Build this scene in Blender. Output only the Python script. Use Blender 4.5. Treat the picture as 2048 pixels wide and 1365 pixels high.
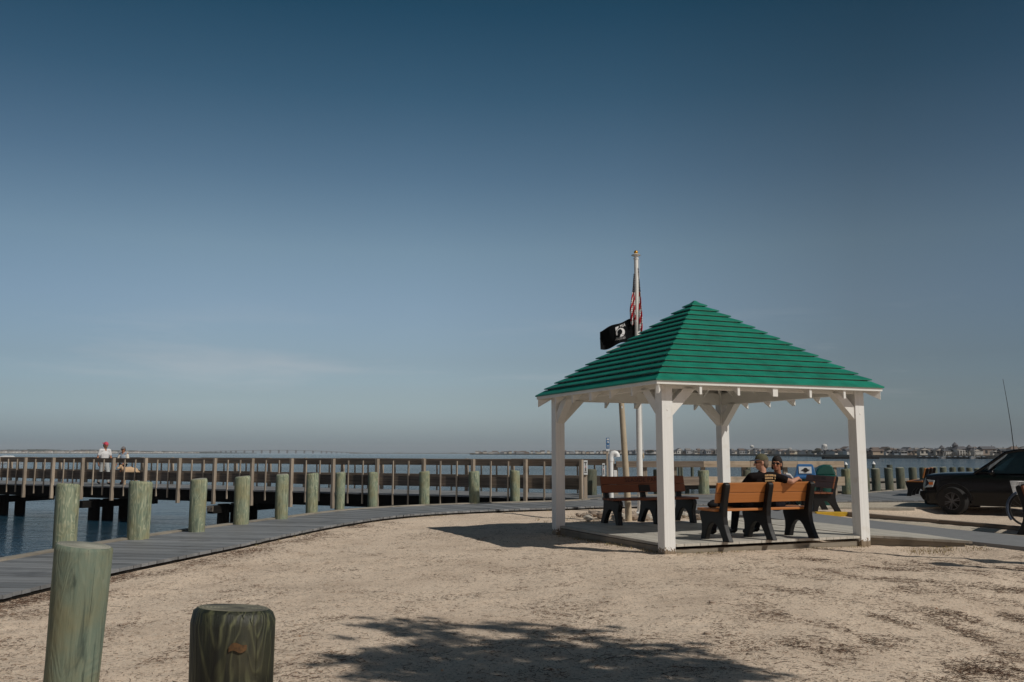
import bpy, math, random
import numpy as np
from mathutils import Vector, Matrix, Euler, noise as mnoise

for o in list(bpy.data.objects): bpy.data.objects.remove(o)
SC = bpy.context.scene
COL = SC.collection
R = math.radians
rng = random.Random(7)

# ------------------------------------------------------------ camera
H = 1.45; FPX = 1790.0; PITCH = math.atan(223.5/FPX)
cam_d = bpy.data.cameras.new('camera'); cam = bpy.data.objects.new('camera', cam_d); COL.objects.link(cam)
cam_d.sensor_width = 36; cam_d.lens = FPX/2048*36; cam_d.clip_start = 0.05; cam_d.clip_end = 30000
cam.location = (0, 0, H); cam.rotation_euler = (math.pi/2+PITCH, 0, 0)
SC.camera = cam
# ------------------------------------------------------------ light
SUN = Vector((1.457, -1.05, 1.717)).normalized()
SUN_EL = math.asin(SUN.z)
w = bpy.data.worlds.new('World'); SC.world = w; w.use_nodes = True
nt = w.node_tree; N = nt.nodes; L = nt.links
bg = N['Background']; bg.inputs['Strength'].default_value = 0.150
sky = N.new('ShaderNodeTexSky'); sky.sky_type = 'NISHITA'; sky.sun_disc = False
sky.sun_elevation = SUN_EL; sky.sun_rotation = math.atan2(SUN.x, SUN.y)
sky.altitude = 0; sky.air_density = 1.0; sky.dust_density = 2.2; sky.ozone_density = 1.6
hs = N.new('ShaderNodeHueSaturation'); hs.inputs['Saturation'].default_value = 0.80; hs.inputs['Hue'].default_value = 0.487
L.new(sky.outputs[0], hs.inputs['Color'])
# sky deepens towards the zenith, lens corner darkening is painted in at the sides; a smooth elevation curve on the sky's own direction
tc = N.new('ShaderNodeTexCoord'); sep = N.new('ShaderNodeSeparateXYZ'); L.new(tc.outputs['Generated'], sep.inputs[0])
rp = N.new('ShaderNodeValToRGB'); L.new(sep.outputs['Z'], rp.inputs[0])
e = rp.color_ramp.elements
e[0].position = 0.0; e[0].color = (1.34, 1.68, 2.05, 1)
e[1].position = 0.62; e[1].color = (.07, .14, .175, 1)
for p_, c_ in ((.03, (1.08, 1.28, 1.52, 1)), (.06, (.90, 1.02, 1.16, 1)), (.10, (.77, .84, .93, 1)), (.16, (.74, .81, .89, 1)), (.22, (.68, .77, .81, 1)), (.30, (.42, .56, .64, 1)), (.38, (.22, .40, .49, 1)), (.46, (.10, .28, .37, 1))):
    k = e.new(p_); k.color = c_
az = N.new('ShaderNodeValToRGB'); m01 = N.new('ShaderNodeMapRange'); m01.inputs[1].default_value = -1; m01.inputs[2].default_value = 1; L.new(sep.outputs['X'], m01.inputs[0]); L.new(m01.outputs[0], az.inputs[0])
e = az.color_ramp.elements; e[0].position = .2; e[0].color = (.74, .78, .82, 1); e[1].position = .80; e[1].color = (.50, .55, .60, 1)
for p_, v_ in ((.34, .95), (.45, 1.0), (.56, .92), (.68, .63)):
    k = e.new(p_); k.color = (v_, v_, v_, 1)
ay = N.new('ShaderNodeValToRGB'); m02 = N.new('ShaderNodeMapRange'); m02.inputs[1].default_value = -1; m02.inputs[2].default_value = 1; L.new(sep.outputs['Y'], m02.inputs[0]); L.new(m02.outputs[0], ay.inputs[0])
e = ay.color_ramp.elements; e[0].position = .30; e[0].color = (1.6, 1.02, .86, 1); e[1].position = .60; e[1].color = (1, 1, 1, 1)
mulz = N.new('ShaderNodeMix'); mulz.data_type = 'RGBA'; mulz.blend_type = 'MULTIPLY'; mulz.inputs[0].default_value = 1
mul = N.new('ShaderNodeMix'); mul.data_type = 'RGBA'; mul.blend_type = 'MULTIPLY'; mul.inputs[0].default_value = 1
L.new(rp.outputs[0], mulz.inputs[6]); L.new(az.outputs[0], mulz.inputs[7]); L.new(hs.outputs[0], mul.inputs[6])
muly = N.new('ShaderNodeMix'); muly.data_type = 'RGBA'; muly.blend_type = 'MULTIPLY'; muly.inputs[0].default_value = 1   # paler, warmer sky round the sun, behind the camera
L.new(mulz.outputs[2], muly.inputs[6]); L.new(ay.outputs[0], muly.inputs[7]); L.new(muly.outputs[2], mul.inputs[7])
# faint streaky clouds low over the horizon
mp = N.new('ShaderNodeMapping'); mp.inputs['Scale'].default_value = (2.2, 2.2, 17); mp.inputs['Location'].default_value = (12.4, 5.3, 6.1)
L.new(tc.outputs['Generated'], mp.inputs[0])
cn = N.new('ShaderNodeTexNoise'); cn.inputs['Scale'].default_value = 1.5; cn.inputs['Detail'].default_value = 7; cn.inputs['Roughness'].default_value = .62; cn.inputs['Distortion'].default_value = .3
L.new(mp.outputs[0], cn.inputs['Vector'])
cr = N.new('ShaderNodeMapRange'); cr.inputs[1].default_value = .53; cr.inputs[2].default_value = .80; L.new(cn.outputs[0], cr.inputs[0])
cb = N.new('ShaderNodeValToRGB'); L.new(sep.outputs['Z'], cb.inputs[0])
e = cb.color_ramp.elements; e[0].position = .03; e[0].color = (0, 0, 0, 1); e[1].position = .17; e[1].color = (0, 0, 0, 1)
k = e.new(.09); k.color = (1, 1, 1, 1)
cm = N.new('ShaderNodeMath'); cm.operation = 'MULTIPLY'; L.new(cr.outputs[0], cm.inputs[0]); L.new(cb.outputs[0], cm.inputs[1])
cm2 = N.new('ShaderNodeMath'); cm2.operation = 'MULTIPLY'; cm2.inputs[1].default_value = .36; L.new(cm.outputs[0], cm2.inputs[0])
cl = N.new('ShaderNodeMix'); cl.data_type = 'RGBA'; L.new(cm2.outputs[0], cl.inputs[0]); L.new(mul.outputs[2], cl.inputs[6]); cl.inputs[7].default_value = (5.2, 5.2, 5.4, 1)
L.new(cl.outputs[2], bg.inputs['Color'])

sd = bpy.data.lights.new('sun', 'SUN'); sd.energy = 4.2; sd.angle = R(.53); sd.color = (1, .945, .865)
so = bpy.data.objects.new('sun', sd); COL.objects.link(so); so.rotation_euler = SUN.to_track_quat('Z', 'Y').to_euler()
so.location = (10, -8, 14)
SC.view_settings.view_transform = 'Standard'; SC.view_settings.look = 'None'; SC.view_settings.gamma = 1; SC.view_settings.exposure = -0.55
SC.cycles.max_bounces = 8; SC.cycles.volume_bounces = 0; SC.cycles.use_denoising = True

# ------------------------------------------------------------ picture -> world (used once, to place things)
def ray(x, y):
    dx = (x-1024)/FPX; dz = (682.5-y)/FPX; p = PITCH
    return Vector((dx, math.cos(p)-dz*math.sin(p), math.sin(p)+dz*math.cos(p)))
def G(x, y, z=0.0):
    r = ray(x, y); t = (z-H)/r.z; return Vector((r.x*t, r.y*t, z))
def AT(x, y, Y):
    r = ray(x, y); t = Y/r.y; return Vector((r.x*t, Y, H+r.z*t))

# ------------------------------------------------------------ materials
def newmat(name):
    m = bpy.data.materials.new(name); m.use_nodes = True
    return m, m.node_tree.nodes, m.node_tree.links, m.node_tree.nodes['Principled BSDF']
def n_(N, t, **kw):
    x = N.new('ShaderNode'+t)
    for k, v in kw.items():
        if k.startswith('i_'): x.inputs[k[2:].replace('_', ' ')].default_value = v
        else: setattr(x, k, v)
    return x
def ramp(N, L, src, stops):
    r = N.new('ShaderNodeValToRGB'); L.new(src, r.inputs[0]); e = r.color_ramp.elements
    while len(e) > 1: e.remove(e[-1])
    e[0].position = stops[0][0]; e[0].color = (*stops[0][1], 1)
    for p, c in stops[1:]:
        k = e.new(p); k.color = (*c, 1)
    return r.outputs[0]
def mixc(N, L, f, a, b, mode='MIX'):
    m = N.new('ShaderNodeMix'); m.data_type = 'RGBA'; m.blend_type = mode
    for s, v in ((0, f), (6, a), (7, b)):
        if hasattr(v, 'links'): L.new(v, m.inputs[s])
        else: m.inputs[s].default_value = v if s == 0 else (*v, 1)
    return m.outputs[2]
def bump(N, L, b, h, strength, dist):
    n = N.new('ShaderNodeBump'); n.inputs['Strength'].default_value = strength; n.inputs['Distance'].default_value = dist
    L.new(h, n.inputs['Height']); L.new(n.outputs[0], b.inputs['Normal']); return n
def math_(N, L, op, a, b=None):
    m = N.new('ShaderNodeMath'); m.operation = op
    for i, v in enumerate((a, b)):
        if v is None: continue
        if hasattr(v, 'links'): L.new(v, m.inputs[i])
        else: m.inputs[i].default_value = v
    return m.outputs[0]

def wood(name, dark, light, su=1.2, sv=28, rough=.8, bmp=.5, piece=.35, stain=None):
    """weathered or stained timber; grain follows each board's own length (UV), tone varies per board (rnd)"""
    m, N, L, b = newmat(name)
    uv = n_(N, 'UVMap'); mp = n_(N, 'Mapping'); mp.inputs['Scale'].default_value = (su, sv, 1); L.new(uv.outputs[0], mp.inputs[0])
    at = n_(N, 'Attribute', attribute_name='rnd')
    w_ = n_(N, 'TexNoise', noise_dimensions='4D', i_Scale=1.0, i_Detail=6, i_Roughness=.65); L.new(mp.outputs[0], w_.inputs['Vector'])
    sc = math_(N, L, 'MULTIPLY', at.outputs['Fac'], 40.0); L.new(sc, w_.inputs['W'])
    c = ramp(N, L, w_.outputs[0], [(.28, dark), (.72, light)])
    n2 = n_(N, 'TexNoise', i_Scale=2.3, i_Detail=5, i_Roughness=.6); tc = n_(N, 'TexCoord'); L.new(tc.outputs['Object'], n2.inputs['Vector'])
    st = stain or tuple(x*.45 for x in dark)
    f = ramp(N, L, n2.outputs[0], [(.52, (0, 0, 0)), (.75, (.6, .6, .6))])
    c = mixc(N, L, f, c, st)
    v = math_(N, L, 'MULTIPLY_ADD', at.outputs['Fac'], piece); v.node.inputs[2].default_value = 1-piece*.5
    h = n_(N, 'HueSaturation'); L.new(c, h.inputs['Color']); L.new(v, h.inputs['Value']); L.new(h.outputs[0], b.inputs['Base Color'])
    b.inputs['Roughness'].default_value = rough
    bump(N, L, b, w_.outputs[0], bmp, .004)
    return m
def paint(name, col, rough=.5, vary=.12, bmp=.15, scale=6, metal=0, dirt=None, dirt_amt=.5):
    m, N, L, b = newmat(name); tc = n_(N, 'TexCoord')
    n1 = n_(N, 'TexNoise', i_Scale=scale, i_Detail=6, i_Roughness=.6); L.new(tc.outputs['Object'], n1.inputs['Vector'])
    lo = tuple(x*(1-vary) for x in col); hi = tuple(min(1, x*(1+vary)) for x in col)
    c = ramp(N, L, n1.outputs[0], [(.3, lo), (.7, hi)])
    if dirt:
        n2 = n_(N, 'TexNoise', i_Scale=scale*2.7, i_Detail=8, i_Roughness=.7); L.new(tc.outputs['Object'], n2.inputs['Vector'])
        f = ramp(N, L, n2.outputs[0], [(.58, (0, 0, 0)), (.74, (dirt_amt,)*3)]); c = mixc(N, L, f, c, dirt)
    L.new(c, b.inputs['Base Color']); b.inputs['Roughness'].default_value = rough; b.inputs['Metallic'].default_value = metal
    if bmp: bump(N, L, b, n1.outputs[0], bmp, .003)
    return m

M = {}
M['white'] = paint('white_paint', (.76, .755, .72), .55, .05, .12, 3, dirt=(.50, .44, .33), dirt_amt=.35)
M['green_roof'] = paint('green_plastic_shingle', (.002, .19, .125), .5, .26, .15, 3.5, dirt=(.02, .15, .11), dirt_amt=.5)
M['deckgrey'] = wood('grey_composite_plank', (.15, .155, .16), (.245, .25, .255), 1.0, 22, .62, .35, .5)
M['decktan'] = wood('tan_composite_plank', (.40, .375, .32), (.54, .51, .45), 1.0, 22, .7, .25, .22)
M['rail'] = wood('weathered_rail_wood', (.065, .050, .038), (.27, .215, .165), .9, 20, .85, .8, .7, stain=(.16, .095, .05))
M['railtan'] = wood('newer_rail_wood', (.42, .31, .20), (.72, .58, .43), .9, 16, .85, .6, .35, stain=(.16, .12, .09))
M['post'] = wood('sunbleached_post_wood', (.20, .16, .12), (.48, .40, .31), .9, 18, .85, .7, .35)
M['cap'] = wood('pale_bulkhead_cap', (.20, .175, .14), (.37, .33, .27), .8, 16, .85, .6, .3)
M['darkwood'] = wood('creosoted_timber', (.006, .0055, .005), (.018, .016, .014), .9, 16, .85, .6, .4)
M['skirt'] = wood('deck_skirt_board', (.17, .145, .11), (.33, .29, .23), .9, 16, .85, .6, .3)
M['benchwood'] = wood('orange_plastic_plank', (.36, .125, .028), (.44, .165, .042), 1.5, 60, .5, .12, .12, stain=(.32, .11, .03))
M['benchshade'] = wood('shaded_orange_plank', (.15, .042, .012), (.19, .056, .017), 1.5, 60, .6, .12, .12, stain=(.13, .036, .01))  # the orange plank again, with shade put into its colour
M['black'] = paint('black_plastic', (.0035, .0035, .004), .5, .25, .15, 30)
M['ink'] = paint('dark_lettering', (.008, .006, .005), .7, .1, 0)
M['yellow'] = paint('yellow_kerb_paint', (.52, .32, .015), .65, .15, .2, 8, dirt=(.25, .2, .12))
M['concrete'] = paint('kerb_concrete', (.27, .245, .20), .9, .2, .5, 9, dirt=(.16, .14, .11))
M['gold'] = paint('gold_finial', (.55, .28, .04), .35, .1, 0, metal=.7)
M['tanpole'] = paint('tan_fibreglass_pole', (.46, .38, .27), .6, .12, .15, 4)
M['pvc'] = paint('white_pipe_plastic', (.78, .78, .76), .4, .04, 0)
M['blackcloth'] = paint('black_flag_cloth', (.004, .005, .006), .9, .3, 0)
M['whitecloth'] = paint('white_cloth', (.62, .62, .62), .9, .08, .2, 14)
M['skin'] = paint('skin', (.46, .235, .155), .55, .08, .05, 25)
M['skintan'] = paint('tanned_skin', (.37, .165, .09), .55, .08, .05, 25)
M['hairdark'] = paint('dark_hair', (.008, .005, .004), .85, .3, .8, 60)
M['hairgrey'] = paint('greying_brown_hair', (.13, .095, .07), .7, .35, .9, 60)
M['olive'] = paint('olive_cap_cloth', (.085, .082, .045), .85, .15, .3, 30)
M['tee'] = paint('washed_black_shirt', (.007, .0045, .0045), .9, .3, .3, 20)
M['navy'] = paint('navy_shirt_cloth', (.035, .045, .075), .9, .2, .3, 20)
M['jeans'] = paint('dark_trouser_cloth', (.012, .013, .018), .9, .3, .3, 30)
M['print'] = paint('tan_shirt_print', (.42, .27, .13), .9, .3, 0, 60)
M['palejean'] = paint('pale_grey_trousers', (.38, .40, .40), .9, .12, .3, 30)
M['redcap'] = paint('pinkish_red_cap', (.55, .07, .11), .85, .1, .2, 30)
M['greycap'] = paint('grey_patterned_cap', (.16, .15, .15), .85, .6, .2, 40)
M['bluetop'] = paint('pale_blue_top', (.27, .33, .40), .9, .1, .2, 30)
M['cream'] = paint('cream_jacket', (.66, .62, .54), .9, .06, .3, 20)
M['fur'] = paint('golden_dog_fur', (.52, .36, .22), .95, .2, .9, 50)
M['lens'] = paint('dark_lens', (.004, .004, .004), .1, .1, 0)
M['bluebin'] = paint('blue_bin_plastic', (.035, .14, .34), .42, .1, .1, 12)
M['greenbin'] = paint('green_bin_plastic', (.003, .07, .056), .42, .12, .1, 12)
M['binbody'] = paint('dark_green_bin_body', (.008, .05, .035), .6, .15, .1, 12)
M['carpaint'] = paint('black_car_paint', (.004, .004, .005), .12, .1, 0)
M['carpaint'].node_tree.nodes['Principled BSDF'].inputs['Specular IOR Level'].default_value = .28
M['tyre'] = paint('tyre_rubber', (.008, .008, .008), .85, .2, .2, 20)
M['rim'] = paint('grey_alloy', (.10, .10, .105), .4, .1, 0, metal=.6)
M['chrome'] = paint('light_trim', (.30, .32, .34), .2, .1, 0, metal=.6)
M['amber'] = paint('amber_lens', (.65, .17, .02), .3, .1, 0)
M['headlamp'] = paint('headlamp_lens', (.45, .50, .52), .12, .15, 0, 40)
M['wire'] = paint('white_wire', (.62, .62, .62), .4, .05, 0)
M['bikeblue'] = paint('dull_blue_paint', (.05, .07, .11), .3, .1, 0)
M['blue_sign'] = paint('blue_sign_ink', (.05, .16, .34), .5, .1, 0)
M['signwhite'] = paint('white_sign_face', (.66, .68, .68), .5, .06, 0)
M['steel'] = paint('galvanised_plate', (.30, .27, .22), .5, .2, .1, 14, metal=.5)
M['bagm'] = paint('black_bag_cloth', (.010, .010, .012), .8, .3, .3, 20)
gm, N_, L_, b_ = newmat('tinted_glass'); b_.inputs['Base Color'].default_value = (.05, .10, .11, 1); b_.inputs['Roughness'].default_value = .03
b_.inputs['Transmission Weight'].default_value = .85; M['glass'] = gm

M['black'].node_tree.nodes['Principled BSDF'].inputs['Specular IOR Level'].default_value = .35
for k_ in ('tee', 'darkwood', 'jeans', 'blackcloth', 'bagm'): M[k_].node_tree.nodes['Principled BSDF'].inputs['Specular IOR Level'].default_value = .15
def piling_mat(name, g1, g2, t1, t2, wet=0, fig_=1.0):
    m, N, L, b = newmat(name); tc = n_(N, 'TexCoord'); oi = n_(N, 'ObjectInfo')
    add = n_(N, 'VectorMath', operation='ADD'); L.new(tc.outputs['Object'], add.inputs[0])
    sv = n_(N, 'CombineXYZ'); off = math_(N, L, 'MULTIPLY', oi.outputs['Random'], 60.0)
    for i in range(3): L.new(off, sv.inputs[i])
    L.new(sv.outputs[0], add.inputs[1])
    mp = n_(N, 'Mapping'); mp.inputs['Scale'].default_value = (8, 8, 1.9); L.new(add.outputs[0], mp.inputs[0])
    n1 = n_(N, 'TexNoise', i_Scale=1.0, i_Detail=2.5, i_Roughness=.45, i_Distortion=.5); L.new(mp.outputs[0], n1.inputs['Vector'])
    k = math_(N, L, 'MULTIPLY', n1.outputs[0], 75.0); s = math_(N, L, 'SINE', k)
    c1 = ramp(N, L, math_(N, L, 'MULTIPLY', s, fig_), [(.0, g2), (.55, tuple(.6*a+.4*b for a, b in zip(g2, t2))), (1.0, t2)])
    mp2 = n_(N, 'Mapping'); mp2.inputs['Scale'].default_value = (38, 38, 2.2); L.new(add.outputs[0], mp2.inputs[0])
    n2 = n_(N, 'TexNoise', i_Scale=1.0, i_Detail=5, i_Roughness=.6); L.new(mp2.outputs[0], n2.inputs['Vector'])
    f2 = ramp(N, L, n2.outputs[0], [(.35, (0, 0, 0)), (.72, (.85, .85, .85))]); c2 = mixc(N, L, f2, c1, g1)
    n3 = n_(N, 'TexNoise', i_Scale=3.2, i_Detail=4, i_Roughness=.6); L.new(add.outputs[0], n3.inputs['Vector'])
    f3 = ramp(N, L, n3.outputs[0], [(.42, (0, 0, 0)), (.66, (.75, .75, .75))]); c3 = mixc(N, L, f3, c2, t1)
    L.new(c3, b.inputs['Base Color']); b.inputs['Roughness'].default_value = .85 - wet*.25
    mp4 = n_(N, 'Mapping'); mp4.inputs['Scale'].default_value = (17, 17, 2.6); L.new(add.outputs[0], mp4.inputs[0])
    n4 = n_(N, 'TexNoise', i_Scale=1.0, i_Detail=5, i_Roughness=.62, i_Distortion=.6); L.new(mp4.outputs[0], n4.inputs['Vector'])
    c3 = mixc(N, L, ramp(N, L, n4.outputs[0], [(.54, (0, 0, 0)), (.68, (.8, .8, .8))]), c3, tuple(x*.38 for x in g1))
    c3 = mixc(N, L, ramp(N, L, n4.outputs[0], [(.30, (.55, .55, .55)), (.42, (0, 0, 0))]), c3, t2)
    mp5 = n_(N, 'Mapping'); mp5.inputs['Scale'].default_value = (95, 95, 1.2); L.new(add.outputs[0], mp5.inputs[0])
    n5 = n_(N, 'TexNoise', i_Scale=1.0, i_Detail=3, i_Roughness=.5); L.new(mp5.outputs[0], n5.inputs['Vector'])
    crack = ramp(N, L, n5.outputs[0], [(.66, (0, 0, 0)), (.72, (.85, .85, .85))]); c3 = mixc(N, L, crack, c3, tuple(x*.22 for x in g1))
    L.new(c3, b.inputs['Base Color'])
    h = math_(N, L, 'ADD', n2.outputs[0], math_(N, L, 'MULTIPLY', s, .12)); h = math_(N, L, 'SUBTRACT', h, crack); bump(N, L, b, h, .8, .006)
    return m
M['pile'] = piling_mat('green_treated_piling', (.105, .155, .115), (.235, .275, .185), (.26, .235, .12), (.44, .45, .31))
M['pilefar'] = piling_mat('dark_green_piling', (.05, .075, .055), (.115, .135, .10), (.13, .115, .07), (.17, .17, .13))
M['pilewet'] = piling_mat('dark_weathered_piling', (.006, .009, .006), (.018, .022, .011), (.042, .038, .017), (.13, .135, .065), 1, .8)
M['pileB'] = piling_mat('smooth_green_piling', (.10, .145, .115), (.17, .21, .155), (.20, .185, .10), (.27, .28, .20), 0, .35)
def endgrain(name, c1, c2):
    m, N, L, b = newmat(name); tc = n_(N, 'TexCoord')
    wv = n_(N, 'TexWave', wave_type='RINGS', rings_direction='Z', i_Scale=22, i_Distortion=2.5, i_Detail=3); L.new(tc.outputs['Object'], wv.inputs['Vector'])
    n1 = n_(N, 'TexNoise', i_Scale=9, i_Detail=6); L.new(tc.outputs['Object'], n1.inputs['Vector'])
    c = ramp(N, L, n1.outputs[0], [(.35, c1), (.65, c2)]); c = mixc(N, L, math_(N, L, 'MULTIPLY', wv.outputs[0], .3), c, tuple(x*.5 for x in c1))
    L.new(c, b.inputs['Base Color']); b.inputs['Roughness'].default_value = .9; bump(N, L, b, wv.outputs[0], .5, .003); return m
M['end'] = endgrain('piling_end_grain', (.26, .26, .21), (.42, .41, .34))
M['endwet'] = endgrain('weathered_end_grain', (.06, .06, .05), (.30, .28, .20))

# sand
def sand_mat(name, base, lo, hi):
    m, N, L, b = newmat(name); tc = n_(N, 'TexCoord'); P = tc.outputs['Object']
    def noi(s, d=6, r=.6, dist=0):
        n = n_(N, 'TexNoise', i_Scale=s, i_Detail=d, i_Roughness=r, i_Distortion=dist); L.new(P, n.inputs['Vector']); return n.outputs[0]
    big = noi(.7, 5, .65); mid = noi(7, 6, .7, .4); fine = noi(70, 4, .7); 
    c = ramp(N, L, big, [(.32, lo), (.5, base), (.70, hi)])
    c = mixc(N, L, ramp(N, L, mid, [(.54, (0, 0, 0)), (.76, (.5, .5, .5))]), c, tuple(x*.66 for x in lo))
    c = mixc(N, L, ramp(N, L, fine, [(.33, (.6, .6, .6)), (.46, (0, 0, 0))]), c, tuple(x*.62 for x in base))
    g2 = noi(24, 3, .55); g3 = noi(42, 2, .5)
    c = mixc(N, L, ramp(N, L, g2, [(.56, (0, 0, 0)), (.68, (.60, .60, .60))]), c, tuple(x*.55 for x in lo))
    c = mixc(N, L, ramp(N, L, g3, [(.60, (0, 0, 0)), (.66, (.75, .75, .75))]), c, (.20, .145, .095))
    c = mixc(N, L, ramp(N, L, g3, [(.30, (.6, .6, .6)), (.38, (0, 0, 0))]), c, tuple(min(.85, x*1.25) for x in hi))
    vo = n_(N, 'TexVoronoi', i_Scale=95); L.new(P, vo.inputs['Vector'])
    d = math_(N, L, 'LESS_THAN', vo.outputs['Distance'], .33)
    sx = n_(N, 'SeparateColor'); L.new(vo.outputs['Color'], sx.inputs[0])
    gcol = ramp(N, L, sx.outputs[0], [(.0, (.12, .09, .065)), (.22, (.22, .16, .11)), (.25, (.58, .36, .20)), (.40, (.66, .56, .44)), (.70, (.80, .75, .66)), (.95, (.42, .34, .27))])
    sel = math_(N, L, 'GREATER_THAN', sx.outputs[1], .55)
    c = mixc(N, L, math_(N, L, 'MULTIPLY', d, sel), c, gcol)
    L.new(c, b.inputs['Base Color']); b.inputs['Roughness'].default_value = .95
    h = math_(N, L, 'ADD', math_(N, L, 'MULTIPLY', mid, 1.4), math_(N, L, 'MULTIPLY', fine, .55)); h = math_(N, L, 'ADD', h, math_(N, L, 'MULTIPLY', d, .12))
    bump(N, L, b, h, .8, .010)
    return m
M['sand'] = sand_mat('beach_sand', (.68, .545, .42), (.55, .43, .325), (.75, .61, .475))
M['gravel'] = sand_mat('shell_gravel', (.50, .44, .35), (.40, .34, .26), (.58, .52, .43))

def post_white():
    m, N, L, b = newmat('white_post_paint'); tc = n_(N, 'TexCoord'); n1 = n_(N, 'TexNoise', i_Scale=5, i_Detail=6); L.new(tc.outputs['Object'], n1.inputs['Vector'])
    mp = n_(N, 'Mapping'); mp.inputs['Scale'].default_value = (60, 60, 1.5); L.new(tc.outputs['Object'], mp.inputs[0]); g = n_(N, 'TexNoise', i_Scale=1, i_Detail=4); L.new(mp.outputs[0], g.inputs['Vector'])
    c = ramp(N, L, g.outputs[0], [(.3, (.72, .725, .705)), (.7, (.80, .805, .785))])
    c = mixc(N, L, ramp(N, L, n1.outputs[0], [(.6, (0, 0, 0)), (.78, (.4, .4, .4))]), c, (.55, .50, .40))
    sx = n_(N, 'SeparateXYZ'); L.new(tc.outputs['Object'], sx.inputs[0]); n2 = n_(N, 'TexNoise', i_Scale=26, i_Detail=7, i_Roughness=.7); L.new(tc.outputs['Object'], n2.inputs['Vector'])
    zz = math_(N, L, 'MULTIPLY', sx.outputs[2], -5.5); f = math_(N, L, 'ADD', math_(N, L, 'MULTIPLY', n2.outputs[0], 2.0), zz)
    f = ramp(N, L, f, [(.62, (0, 0, 0)), (.68, (1, 1, 1))]); wood_c = ramp(N, L, g.outputs[0], [(.3, (.15, .11, .07)), (.7, (.30, .24, .17))])
    c = mixc(N, L, f, c, wood_c); L.new(c, b.inputs['Base Color']); b.inputs['Roughness'].default_value = .5
    bump(N, L, b, math_(N, L, 'ADD', g.outputs[0], f), .35, .003); return m
M['postwhite'] = post_white()

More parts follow.
